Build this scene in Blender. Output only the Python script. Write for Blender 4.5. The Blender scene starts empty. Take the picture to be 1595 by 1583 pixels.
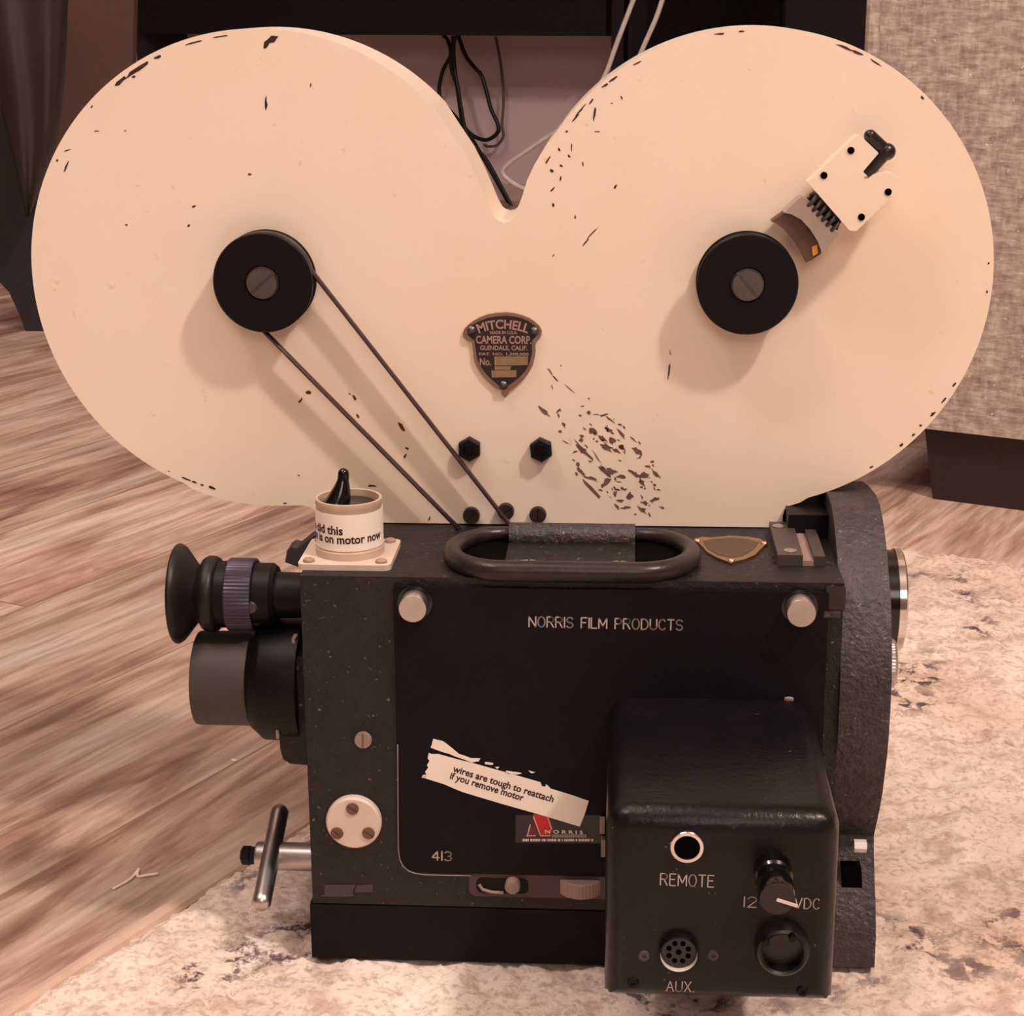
import bpy, bmesh, math, random
import numpy as np
from math import sin, cos, pi, radians, sqrt, atan2
from mathutils import Vector, Matrix
random.seed(7); np.random.seed(7)
S = bpy.context.scene
COL = S.collection

# ------------------------------------------------------------------ camera
FPX, CX, CY = 2800.0, 797.5, 791.5
PITCH, YAW, ROLL = radians(15.8), radians(3.7), radians(-0.35)
EYE = Vector((0.05, -0.6915, 0.40))
FW = Vector((-sin(YAW)*cos(PITCH), cos(YAW)*cos(PITCH), -sin(PITCH)))
r0 = Vector((cos(YAW), sin(YAW), 0)); u0 = r0.cross(FW)
RT = cos(ROLL)*r0 + sin(ROLL)*u0
UP = -sin(ROLL)*r0 + cos(ROLL)*u0
cam = bpy.data.cameras.new('camera'); camo = bpy.data.objects.new('camera', cam); COL.objects.link(camo)
cam.sensor_fit = 'HORIZONTAL'; cam.sensor_width = 36.0; cam.lens = FPX/1595*36
cam.clip_start = 0.01
M = Matrix((RT, UP, -FW)).transposed().to_4x4(); M.translation = EYE
camo.matrix_world = M
S.camera = camo

# ------------------------------------------------------------------ light and exposure
S.view_settings.view_transform = 'Standard'; S.view_settings.look = 'None'
S.view_settings.gamma = 1.0; S.view_settings.exposure = -0.51
W = bpy.data.worlds.new('world'); S.world = W; W.use_nodes = True
W.node_tree.nodes['Background'].inputs[0].default_value = (1.0, 0.72, 0.60, 1)
W.node_tree.nodes['Background'].inputs[1].default_value = 0.0
def bulb(name, loc, power, radius, col=(1.0, 0.83, 0.745)):
    l = bpy.data.lights.new(name, 'POINT'); l.energy = power; l.shadow_soft_size = radius; l.color = col
    o = bpy.data.objects.new(name, l); COL.objects.link(o); o.location = loc
bulb('ceiling_bulb', (1.23, -0.93, 2.33), 205, 0.085)
bulb('ceiling_bulb', (-0.87, -0.62, 2.36), 40, 0.05)
al = bpy.data.lights.new('overhead_fill', 'AREA'); al.energy = 27; al.shape = 'DISK'; al.size = 1.5; al.color = (1.0, 0.84, 0.75)  # added overhead fill, in place of light bounced off the ceiling
ao = bpy.data.objects.new('overhead_fill', al); COL.objects.link(ao); ao.location = (-0.75, -0.1, 2.42)
bulb('front_fill', (0.25, -2.00, 1.35), 50, 0.42)  # added soft fill behind the viewer, no known lamp there

# ------------------------------------------------------------------ helpers
def ray(x, y): return (x-CX)*RT - (y-CY)*UP + FPX*FW
def at(x, y, Y):                       # photo point on the upright plane Y
    d = ray(x, y); return EYE + d*((Y-EYE.y)/d.y)
def onz(x, y, z):                      # photo point on a level plane
    d = ray(x, y); return EYE + d*((z-EYE.z)/d.z)
def onplane(x, y, p, n):
    d = ray(x, y); return EYE + d*((p-EYE).dot(n)/d.dot(n))

def empty(name, loc, label=None, cat=None, group=None):
    o = bpy.data.objects.new(name, None); COL.objects.link(o); o.location = loc
    o.empty_display_size = 0.02
    if label: o['label'] = label
    if cat: o['category'] = cat
    if group: o['group'] = group
    return o
WORLD = {}
def obj(name, bm, m, parent=None, smooth=35, bevel=0, seg=2, weighted=False):
    """link a bmesh (in world coordinates) as ONE mesh object with its origin at its centre"""
    if bevel:
        es = [e for e in bm.edges if len(e.link_faces) == 2 and e.calc_face_angle(0) > radians(40)]
        bmesh.ops.bevel(bm, geom=es, offset=bevel, segments=seg, profile=0.5, affect='EDGES', clamp_overlap=True)
    bmesh.ops.recalc_face_normals(bm, faces=bm.faces[:])
    me = bpy.data.meshes.new(name)
    xs = [v.co for v in bm.verts]
    lo = Vector([min(c[i] for c in xs) for i in range(3)]); hi = Vector([max(c[i] for c in xs) for i in range(3)])
    c = (lo+hi)/2
    bmesh.ops.translate(bm, verts=bm.verts[:], vec=-c)
    bm.to_mesh(me); bm.free()
    for mm in (m if isinstance(m, (list, tuple)) else [m]): me.materials.append(mm)
    me.shade_smooth(); me.set_sharp_from_angle(angle=radians(smooth))
    o = bpy.data.objects.new(name, me); COL.objects.link(o)
    if bevel or weighted: o.modifiers.new('weighted', 'WEIGHTED_NORMAL').keep_sharp = True
    pw = Vector((0, 0, 0))
    if parent is not None:
        o.parent = parent; pw = WORLD.get(parent.name, parent.location)
    o.location = c - pw
    WORLD[o.name] = c.copy()
    return o
def tag(o, label, cat, group=None):
    o['label'] = label; o['category'] = cat
    if group: o['group'] = group
    return o
def struct(o): o['kind'] = 'structure'; return o
NB = bmesh.new
def box(bm, lo, hi):
    x0, y0, z0 = lo; x1, y1, z1 = hi
    v = [bm.verts.new(c) for c in [(x0,y0,z0),(x1,y0,z0),(x1,y1,z0),(x0,y1,z0),(x0,y0,z1),(x1,y0,z1),(x1,y1,z1),(x0,y1,z1)]]
    for f in [(0,3,2,1),(4,5,6,7),(0,1,5,4),(1,2,6,5),(2,3,7,6),(3,0,4,7)]: bm.faces.new([v[i] for i in f])
    return v
def hexa(bm, pts):
    v = [bm.verts.new(c) for c in pts]
    for f in [(0,3,2,1),(4,5,6,7),(0,1,5,4),(1,2,6,5),(2,3,7,6),(3,0,4,7)]: bm.faces.new([v[i] for i in f])
def basis(ax):
    ax = Vector(ax).normalized()
    t = Vector((0,0,1)) if abs(ax.z) < 0.9 else Vector((1,0,0))
    a = t.cross(ax).normalized(); return a, ax.cross(a), ax
def lathe(bm, o, axis, prof, n=48, rfun=None, a0=0.0):
    a, b, ax = basis(axis); o = Vector(o); rings = []
    for (h, r) in prof:
        if r <= 1e-7: rings.append([bm.verts.new(o+ax*h)])
        else:
            rings.append([bm.verts.new(o+ax*h+(a*cos(a0+2*pi*i/n)+b*sin(a0+2*pi*i/n))*(r*(rfun(i, h) if rfun else 1))) for i in range(n)])
    for p, q in zip(rings, rings[1:]):
        if len(p) == 1 and len(q) == 1: continue
        for i in range(n):
            j = (i+1) % n
            if len(p) == 1: bm.faces.new((p[0], q[i], q[j]))
            elif len(q) == 1: bm.faces.new((p[i], q[0], p[j]))
            else: bm.faces.new((p[i], q[i], q[j], p[j]))
    return rings
def cyl(bm, o, axis, h0, h1, r, n=40): return lathe(bm, o, axis, [(h0,0),(h0,r),(h1,r),(h1,0)], n)
def prism(bm, pts, y0, y1):            # pts = (x, z) outline, extruded from y0 (near) to y1
    f = [bm.verts.new((p[0], y0, p[1])) for p in pts]; g = [bm.verts.new((p[0], y1, p[1])) for p in pts]
    bm.faces.new(f); bm.faces.new(g[::-1]); n = len(pts)
    for i in range(n): j = (i+1) % n; bm.faces.new((f[i], g[i], g[j], f[j]))
def prismx(bm, pts, x0, x1):           # pts = (y, z)
    f = [bm.verts.new((x0, p[0], p[1])) for p in pts]; g = [bm.verts.new((x1, p[0], p[1])) for p in pts]
    bm.faces.new(f); bm.faces.new(g[::-1]); n = len(pts)
    for i in range(n): j = (i+1) % n; bm.faces.new((f[i], g[i], g[j], f[j]))
def prismz(bm, pts, z0, z1):
    f = [bm.verts.new((p[0], p[1], z0)) for p in pts]; g = [bm.verts.new((p[0], p[1], z1)) for p in pts]
    bm.faces.new(f); bm.faces.new(g[::-1]); n = len(pts)
    for i in range(n): j = (i+1) % n; bm.faces.new((f[i], g[i], g[j], f[j]))
def catmull(P, k=8, closed=False):
    P = [Vector(p) for p in P]; n = len(P); out = []
    rng = range(n) if closed else range(n-1)
    for i in rng:
        a = P[(i-1) % n] if (closed or i > 0) else P[0]; b = P[i]; c = P[(i+1) % n]
        d = P[(i+2) % n] if (closed or i+2 < n) else P[-1]
        for t in range(k):
            s = t/k
            out.append(0.5*((2*b)+(c-a)*s+(2*a-5*b+4*c-d)*s*s+(3*b-a-3*c+d)*s**3))
    if not closed: out.append(P[-1])
    return out
def tube(bm, path, r, n=12, closed=False, flat=None):
    path = [Vector(p) for p in path]; N = len(path); rings = []; prev = None
    for i, p in enumerate(path):
        if closed: t = path[(i+1) % N]-path[(i-1) % N]
        else: t = path[min(i+1, N-1)]-path[max(i-1, 0)]
        t.normalize()
        if prev is None: a, b, _ = basis(t)
        else:
            a = prev - t*prev.dot(t); a.normalize(); b = t.cross(a)
        prev = a; rr = r(i/(N-1)) if callable(r) else r; rb_ = rr
        if flat: b = Vector((0,1,0)); a = t.cross(b).normalized(); rb_ = flat
        rings.append([bm.verts.new(p+a*(cos(2*pi*k/n)*rr)+b*(sin(2*pi*k/n)*rb_)) for k in range(n)])
    prs = list(zip(rings, rings[1:])) + ([(rings[-1], rings[0])] if closed else [])
    for p, q in prs:
        for k in range(n): bm.faces.new((p[k], p[(k+1) % n], q[(k+1) % n], q[k]))
    if not closed:
        bm.faces.new(rings[0][::-1]); bm.faces.new(rings[-1])
def arc(cx, cz, r, a0, a1, n): return [(cx+r*cos(a0+(a1-a0)*i/n), cz+r*sin(a0+(a1-a0)*i/n)) for i in range(n+1)]
def rrect(x0, z0, x1, z1, r, n=6):
    rs = r if isinstance(r, (list, tuple)) else [r]*4       # bl, br, tr, tl
    return (arc(x0+rs[0], z0+rs[0], rs[0], pi, 1.5*pi, n)+arc(x1-rs[1], z0+rs[1], rs[1], 1.5*pi, 2*pi, n)
            + arc(x1-rs[2], z1-rs[2], rs[2], 0, .5*pi, n)+arc(x0+rs[3], z1-rs[3], rs[3], .5*pi, pi, n))

# ---- lettering
def font_tris(text, size=1.0, spacing=1.0, bold=.026):
    c = bpy.data.curves.new('lettering', 'FONT'); c.body = text; c.size = size; c.space_character = spacing
    c.fill_mode = 'FRONT'; c.offset = bold*size; c.resolution_u = 3
    o = bpy.data.objects.new('lettering', c); COL.objects.link(o)
    dg = bpy.context.evaluated_depsgraph_get()
    me = bpy.data.meshes.new_from_object(o.evaluated_get(dg))
    V = [tuple(v.co[:2]) for v in me.vertices]; F = [tuple(p.vertices) for p in me.polygons]
    bpy.data.objects.remove(o); bpy.data.curves.remove(c); bpy.data.meshes.remove(me)
    return V, F
def put_text(bm, text, fmap, width=None, size=1.0, spacing=1.0):
    """fmap(u, v) -> world point; u runs 0..width in world units along the line, v up"""
    V, F = font_tris(text, size, spacing)
    if width:
        x0 = min(v[0] for v in V); x1 = max(v[0] for v in V); k = width/(x1-x0)
        V = [((v[0]-x0)*k, v[1]) for v in V]
    vs = [bm.verts.new(fmap(*v)) for v in V]
    for f in F: bm.faces.new([vs[i] for i in f])
def _arc(cx, cy, rx, ry, a0, a1, n=10): return [(cx+rx*cos(radians(a0+(a1-a0)*i/n)), cy+ry*sin(radians(a0+(a1-a0)*i/n))) for i in range(n+1)]
GL = {  # single-stroke engraving letters, unit height
 'N': (.6, [[(0,0),(0,1),(.6,0),(.6,1)]]), 'O': (.62, [_arc(.31,.5,.31,.5,0,360,22)]),
 'R': (.58, [[(0,0),(0,1),(.33,1)]+_arc(.33,.76,.23,.24,90,-90)+[(0,.52)], [(.3,.52),(.58,0)]]),
 'I': (.0, [[(0,0),(0,1)]]), 'S': (.55, [_arc(.275,.75,.265,.25,25,270,10)+_arc(.275,.25,.275,.25,90,-155,10)]),
 'F': (.5, [[(0,0),(0,1),(.5,1)], [(0,.53),(.4,.53)]]), 'L': (.48, [[(0,1),(0,0),(.48,0)]]),
 'M': (.7, [[(0,0),(0,1),(.35,.25),(.7,1),(.7,0)]]), 'P': (.55, [[(0,0),(0,1),(.3,1)]+_arc(.3,.74,.25,.26,90,-90)+[(0,.48)]]),
 'D': (.58, [[(0,0),(0,1),(.22,1)]+_arc(.22,.5,.36,.5,90,-90)+[(0,0)]]),
 'U': (.58, [[(0,1),(0,.28)]+_arc(.29,.28,.29,.28,180,360)+[(.58,1)]]),
 'C': (.58, [_arc(.31,.5,.31,.5,45,315,16)]), 'T': (.56, [[(0,1),(.56,1)], [(.28,1),(.28,0)]]),
 'E': (.5, [[(.5,1),(0,1),(0,0),(.5,0)], [(0,.53),(.42,.53)]]), 'A': (.64, [[(0,0),(.32,1),(.64,0)], [(.12,.36),(.52,.36)]]),
 'X': (.58, [[(0,0),(.58,1)], [(0,1),(.58,0)]]), '.': (.1, [[(0,.04),(.1,.04)]]), 'V': (.6, [[(0,1),(.3,0),(.6,1)]]),
 '4': (.55, [[(.42,0),(.42,1),(0,.3),(.55,.3)]]), '1': (.0, [[(0,0),(0,1)]]),
 '2': (.55, [_arc(.275,.73,.27,.27,165,-30,10)+[(0,0),(.55,0)]]),
 '3': (.52, [_arc(.25,.75,.25,.25,150,-90,10)+_arc(.25,.25,.27,.25,90,-150,10)]), ' ': (.35, [])}
def stroke_text(bm, text, fmap, h, sx=1.0, gap=.22, w=.1, width=None):
    tot = sum(GL[c][0]+gap for c in text)-gap
    if width: sx = width/(tot*h)
    x = 0
    for c in text:
        gw, strokes = GL[c]
        for st in strokes:
            for (a, b) in zip(st, st[1:]):
                p = Vector(((x+a[0])*sx*h, a[1]*h)); q = Vector(((x+b[0])*sx*h, b[1]*h))
                d = (q-p).normalized(); nn = Vector((-d.y, d.x))*w*h/2; e = d*w*h*.3
                bm.faces.new([bm.verts.new(fmap(*t)) for t in (p-e+nn, p-e-nn, q+e-nn, q+e+nn)])
        x += gw+gap

# ------------------------------------------------------------------ materials
def srgb(r, g, b):
    return tuple(((c/255)/12.92 if c/255 <= .04045 else ((c/255+.055)/1.055)**2.4) for c in (r, g, b))+(1,)
class Mat:
    def __init__(s, name, col=(.5,.5,.5,1), rough=.5, metal=0.0, spec=.5):
        s.m = bpy.data.materials.new(name); s.m.use_nodes = True; s.t = s.m.node_tree
        s.b = s.t.nodes['Principled BSDF']
        s.b.inputs['Base Color'].default_value = col; s.b.inputs['Roughness'].default_value = rough
        s.b.inputs['Metallic'].default_value = metal; s.b.inputs['Specular IOR Level'].default_value = spec
        s.col = col; s.tc = s.t.nodes.new('ShaderNodeTexCoord')
    def n(s, typ, **kw):
        x = s.t.nodes.new(typ)
        for k, v in kw.items():
            if k in x.inputs: x.inputs[k].default_value = v
            else: setattr(x, k, v)
        return x
    def link(s, a, b): s.t.links.new(a, b)
    def coord(s, scale=(1,1,1), rot=(0,0,0)):
        mp = s.n('ShaderNodeMapping'); mp.inputs['Scale'].default_value = scale; mp.inputs['Rotation'].default_value = rot
        s.link(s.tc.outputs['Object'], mp.inputs[0]); return mp.outputs[0]
    def noise(s, scale, detail=3, rough=.55, vec=None, dist=0):
        x = s.n('ShaderNodeTexNoise', Scale=scale, Detail=detail, Roughness=rough, Distortion=dist)
        s.link(vec or s.tc.outputs['Object'], x.inputs['Vector']); return x.outputs['Fac']
    def ramp(s, fac, stops):
        r = s.n('ShaderNodeValToRGB'); cr = r.color_ramp
        while len(cr.elements) < len(stops): cr.elements.new(.5)
        for e, (p, c) in zip(cr.elements, stops):
            e.position = p; e.color = c if isinstance(c, tuple) else (c, c, c, 1)
        s.link(fac, r.inputs[0]); return r.outputs[0]
    def mix(s, fac, a, b, mode='MIX'):
        x = s.n('ShaderNodeMix', data_type='RGBA', blend_type=mode)
        for v, i in ((fac, 0), (a, 6), (b, 7)):
            if hasattr(v, 'is_linked'): s.link(v, x.inputs[i])
            else: x.inputs[i].default_value = v
        return x.outputs[2]
    def color(s, out): s.link(out, s.b.inputs['Base Color']); return s
    def rough(s, out): s.link(out, s.b.inputs['Roughness']); return s
    def bump(s, h, strength=.3, dist=.001):
        x = s.n('ShaderNodeBump', Strength=strength, Distance=dist); s.link(h, x.inputs['Height'])
        s.link(x.outputs[0], s.b.inputs['Normal']); return s

def cream_paint(name):
    a = Mat(name, srgb(247,231,212), .32)
    n = a.noise(9, 4); big = a.mix(a.ramp(n, [(.35, 0.), (.75, 1.)]), srgb(247,232,214), srgb(243,224,200))
    fine = a.ramp(a.noise(160, 3), [(.70, 0.), (.76, 1.)])
    a.color(a.mix(a.mix(.8, (0,0,0,1), fine, 'MULTIPLY') if False else fine, big, srgb(236,210,178)))
    return a.bump(a.noise(700, 2), .06, .0005).m
def black_hammer(name, rough=.5, base=(20,18,22), speck=True, k=1.0, spec=.36):
    a = Mat(name, srgb(*base), rough, 0, spec)
    c1 = a.mix(a.ramp(a.noise(55, 4), [(.35, 0.), (.7, 1.)]), srgb(*base), srgb(int(base[0]*1.5), int(base[1]*1.35), int(base[2]*1.4)))
    if speck:
        c1 = a.mix(a.ramp(a.noise(420, 2, .5), [((.675 if speck is True else speck), 0.), ((.71 if speck is True else speck+.03), 1.)]), c1, srgb(104,92,92))
    a.color(c1)
    c2 = a.ramp(a.noise(300, 3, .65), [(.38, .62), (.62, 1.35)]) if speck is True else None
    a.color(a.mix(1.0, c1, c2, 'MULTIPLY') if speck is True else c1)
    return a.bump(a.noise(300, 3, .65), .75*k, .0012).m
def metal(name, col, rough=.3, brush=None):
    a = Mat(name, col, rough, 1.0)
    n = a.noise(90, 4); a.color(a.mix(a.ramp(n, [(.3, 0.), (.8, 1.)]), col, tuple(c*.78 for c in col[:3])+(1,)))
    if brush: a.bump(a.noise(60, 3, .6, a.coord(brush)), .12, .0004)
    return a.m
def plain(name, rgb, rough=.5, spec=.5, var=.8, scale=60):
    c = srgb(*rgb); a = Mat(name, c, rough, 0, spec)
    a.color(a.mix(a.ramp(a.noise(scale, 3), [(.3, 0.), (.75, 1.)]), c, tuple(x*var for x in c[:3])+(1,)))
    return a.m
CREAM = cream_paint('cream_enamel')
HAMMER = black_hammer('black_hammertone', .5, (18,15,18), spec=.42)
HAMMER_LIT = black_hammer('black_hammertone_lit', .55, (40,33,35), True, 1.5, .65)  # lighter copy of the black paint, overhead light put into its base colour
DOORM = black_hammer('black_satin_door', .6, (13,11,14), False, .25, .16)
BOXM = black_hammer('black_gloss_wrinkle', .3, (15,13,16), .74, .3, .26)
DEEP = plain('deep_black', (4,3,4), .9, .05)
RUBBER = plain('black_rubber', (14,11,12), .45, .4)
BLACK = plain('black_anodised', (10,7,12), .45, .2)
GLOSSB = plain('glossy_black', (10,9,11), .15, .6)
DGREY = plain('matte_dark_grey', (62,55,53), .55)
ALU = metal('aluminium', (.62,.58,.56,1), .38)
STEEL = metal('worn_steel', (.62,.58,.55,1), .34)
CHROME = metal('chrome', (.8,.77,.74,1), .12)
DSTEEL = metal('dark_steel', (.16,.15,.15,1), .42)
BRASS = metal('worn_brass', (.46,.32,.19,1), .45)
BRONZE = metal('bronze_rim', (.36,.25,.19,1), .5)
PLATEF = plain('plate_dark_field', (34,20,18), .55)
PAPER = plain('white_paper', (250,240,228), .8, .2, .93, 25)
INK = plain('printed_ink', (60,42,36), .8, .2)
ENGR = plain('engraved_white_paint', (206,190,180), .7, .3)
BEIGE = plain('beige_painted_metal', (222,204,188), .45, .5, .9)
CHIP = plain('bare_dark_chip', (70,46,44), .6, .3, .5, 300)
CHIPR = plain('red_primer_chip', (110,30,26), .6, .3, .6, 300)
SCUFF = plain('scuff_grey_brown', (120,98,88), .6, .3, .55, 400)
BELT = plain('leather_belt', (58,36,38), .35, .6)
RED = plain('red_print', (190,14,22), .4)
DKRED = plain('dark_red_print', (104,16,34), .4)
PLAQ = plain('dark_plaque', (34,24,30), .35)
WHITEP = plain('white_print', (232,215,205), .5)
GREYP = plain('grey_print', (150,136,128), .5)
REDBR = plain('worn_redbrown_metal', (74,48,48), .45)
PAD = plain('brown_leather_pad', (96,70,58), .6, .4, .5, 90)
YEL = plain('yellow_mark', (226,160,60), .5)
WCABLE = plain('white_cable', (250,240,230), .45)
BCABLE = plain('black_cable', (18,13,14), .5)
GREYW = plain('warm_grey_metal', (150,128,118), .5, .5, .85)

# ------------------------------------------------------------------ the room
ANG = radians(-26.5)
EX = Vector((cos(ANG), sin(ANG), 0)); EY = Vector((-sin(ANG), cos(ANG), 0)); EZ = Vector((0, 0, 1))
ZF = -0.012
def rquad(bm, o, u, v):
    bm.faces.new([bm.verts.new(p) for p in (o, o+u, o+u+v, o+v)])
def wood_floor():
    a = Mat('wood_floor_planks', rough=.42)
    # plank axis = local Y
    sep = a.n('ShaderNodeSeparateXYZ'); a.link(a.tc.outputs['Object'], sep.inputs[0])
    br = a.n('ShaderNodeTexBrick', Scale=1.0); br.offset = .37
    br.inputs['Brick Width'].default_value = 1.2; br.inputs['Row Height'].default_value = .15; br.inputs['Mortar Size'].default_value = .0008
    br.inputs['Color1'].default_value = (0,0,0,1); br.inputs['Color2'].default_value = (1,1,1,1); br.inputs['Mortar'].default_value = (.5,.5,.5,1)
    a.link(a.coord(rot=(0,0,pi/2)), br.inputs['Vector'])
    off = a.n('ShaderNodeVectorMath', operation='MULTIPLY_ADD')
    a.link(br.outputs['Color'], off.inputs[0]); off.inputs[1].default_value = (3.1,7.3,0); a.link(a.tc.outputs['Object'], off.inputs[2])
    mp = a.n('ShaderNodeMapping'); mp.inputs['Scale'].default_value = (20,3.2,1); a.link(off.outputs[0], mp.inputs[0])
    g1 = a.noise(1.0, 6, .62, mp.outputs[0], 1.2)
    mp2 = a.n('ShaderNodeMapping'); mp2.inputs['Scale'].default_value = (90,5,1); a.link(off.outputs[0], mp2.inputs[0])
    g2 = a.noise(1.0, 4, .6, mp2.outputs[0], .4)
    mp3 = a.n('ShaderNodeMapping'); mp3.inputs['Scale'].default_value = (5,.9,1); a.link(off.outputs[0], mp3.inputs[0])
    wv = a.n('ShaderNodeTexWave', wave_type='RINGS', Scale=2.2, Distortion=6.0, Detail=3.0); wv.inputs['Detail Scale'].default_value = 1.2
    a.link(mp3.outputs[0], wv.inputs['Vector'])
    base = a.ramp(g1, [(.29, srgb(140,106,94)), (.40, srgb(194,158,144)), (.51, srgb(236,208,192)), (.66, srgb(252,238,228))])
    base = a.mix(.22, base, a.ramp(wv.outputs['Fac'], [(0, srgb(130,94,80)), (1, srgb(205,172,150))]))
    tone = a.ramp(br.outputs['Color'], [(0, (.78,.76,.74,1)), (1, (1.12,1.1,1.08,1))])
    base = a.mix(1.0, base, tone, 'MULTIPLY')
    base = a.mix(a.ramp(g2, [(.35, 1.), (.55, 0.)]), base, a.mix(1.0, base, (.66,.61,.58,1), 'MULTIPLY'))
    mp4 = a.n('ShaderNodeMapping'); mp4.inputs['Scale'].default_value = (260,22,1); a.link(off.outputs[0], mp4.inputs[0])
    base = a.mix(a.ramp(a.noise(1.0, 3, .6, mp4.outputs[0], .3), [(.36, 1.), (.55, 0.)]), base, a.mix(1.0, base, (.82,.79,.78,1), 'MULTIPLY'))
    base = a.mix(br.outputs['Fac'], base, srgb(150,116,102))
    a.color(base); a.rough(a.ramp(g2, [(.3, .5), (.7, .36)]))
    return a.bump(g2, .12, .001).m
bm = NB(); box(bm, (-3.2,-2.4,ZF-.03), (3.4,4.6,ZF))
fl = obj('floor', bm, wood_floor()); fl.rotation_euler.z = ANG; struct(fl)
# the far wall
WP = onz(800, 312, ZF)
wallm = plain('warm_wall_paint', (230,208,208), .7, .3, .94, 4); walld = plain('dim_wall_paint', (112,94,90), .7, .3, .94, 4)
def wall_pt(x, y, off=0.0): return onplane(x, y, WP - EY*off, EY)
bm = NB(); o = Vector((WP.x, WP.y, ZF)); o -= EX*(o.dot(EX)+3.2)
hexa(bm, [o, o+EX*6.6, o+EX*6.6+EY*.1, o+EY*.1, o+EZ*2.46, o+EX*6.6+EZ*2.46, o+EX*6.6+EY*.1+EZ*2.46, o+EY*.1+EZ*2.46])
struct(obj('wall_back', bm, wallm))
def rbox(bm, p, du, dv, dz):            # a box along the room's own axes: corner p, sizes along EX, EY, up
    u, v, w = EX*du, EY*dv, EZ*dz
    hexa(bm, [p, p+u, p+u+v, p+v, p+w, p+u+w, p+u+v+w, p+v+w])
bm = NB(); rbox(bm, Vector((WP.x, WP.y, ZF))-EX*2.6-EY*.012, 5.2, .012, .035)
struct(obj('baseboard_back', bm, plain('baseboard_paint', (214,190,178), .6)))

# the rest of the room behind and above the viewer
def shell(name, lo, hi, m):
    bm = NB(); box(bm, lo, hi); o_ = obj(name, bm, m); R_ = Matrix.Rotation(ANG, 4, 'Z'); o_.location = R_ @ o_.location; o_.rotation_euler.z = ANG; struct(o_)
wy = Vector((WP.x, WP.y, 0)).dot(EY); wx = Vector((WP.x, WP.y, 0)).dot(EX)
shell('ceiling', (-3.2,-2.4,2.45), (3.4,4.6,2.5), plain('ceiling_white', (196,186,176), .8, .2, .97, 4))
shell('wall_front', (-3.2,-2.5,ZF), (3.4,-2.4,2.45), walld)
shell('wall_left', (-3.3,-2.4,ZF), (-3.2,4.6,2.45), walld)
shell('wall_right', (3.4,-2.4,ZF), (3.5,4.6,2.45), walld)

# ------------------------------------------------------------------ rug
def rug_mat():
    a = Mat('rug_pile', rough=.95, spec=.1)
    base = a.ramp(a.noise(5, 4, .6), [(.3, srgb(226,204,188)), (.5, srgb(246,230,216)), (.75, srgb(250,238,228))])
    mot = a.ramp(a.noise(60, 4, .65), [(.36, 1.), (.5, 0.)])
    base = a.mix(a.mix(1.0, mot, (.8,.8,.8,1), 'MULTIPLY'), base, srgb(206,182,166))
    fine = a.ramp(a.noise(260, 2, .6), [(.34, 1.), (.5, 0.)])
    base = a.mix(a.mix(1.0, fine, (.6,.6,.6,1), 'MULTIPLY'), base, srgb(186,160,146))
    patch = a.ramp(a.noise(7.5, 3, .6, a.coord((1,1,1),(0,0,.6))), [(.52, 0.), (.60, 1.)])
    spk = a.ramp(a.noise(75, 4, .7), [(.50, 0.), (.58, 1.)])
    dark = a.mix(1.0, patch, spk, 'MULTIPLY')
    base = a.mix(dark, base, srgb(104,88,96))
    tan = a.ramp(a.noise(3.2, 2, .5, a.coord((1.2,.8,1),(0,0,2.))), [(.45, 0.), (.60, 1.)])
    base = a.mix(tan, base, a.mix(1.0, base, (.80,.70,.60,1), 'MULTIPLY'))
    a.color(a.mix(1.0, base, (.98,.96,.96,1), 'MULTIPLY'))
    return a.bump(a.noise(300, 3, .6), .5, .002).m
p1 = onz(500, 1250, 0); q1 = onz(1400, 842, 0); p1.z = q1.z = 0
corner = p1 + EY*((q1-p1).dot(EY))
nu, nv, du = 360, 440, .0038
h = np.random.rand(nu+1, nv+1)
def blur(a, k):
    for _ in range(k): a = (a+np.roll(a,1,0)+np.roll(a,-1,0)+np.roll(a,1,1)+np.roll(a,-1,1))/5
    return a
h = blur(h, 1); h = (h-h.mean())/h.std()
h2 = blur(np.random.rand(nu+1, nv+1), 8); h2 = (h2-h2.mean())/h2.std()
edgeU = np.clip(np.minimum(np.arange(nu+1), np.arange(nu, -1, -1))/3., 0, 1)[:, None]; edgeV = np.clip(np.minimum(np.arange(nv+1), np.arange(nv, -1, -1))/3., 0, 1)[None, :]
zz = -.0022 + np.clip(h*.0009+h2*.0006, -.002, .002) - .006*(1-np.minimum(edgeU, edgeV))
bm = NB()
jit = (np.random.rand(nu+1, nv+1, 2)-.5)*.0022
vs = [[None]*(nv+1) for _ in range(nu+1)]
for i in range(nu+1):
    for j in range(nv+1):
        c = corner + EX*(i*du+jit[i,j,0]) - EY*(j*du+jit[i,j,1]); vs[i][j] = bm.verts.new((c.x, c.y, zz[i,j]))
for i in range(nu):
    for j in range(nv): bm.faces.new((vs[i][j], vs[i+1][j], vs[i+1][j+1], vs[i][j+1]))
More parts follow.
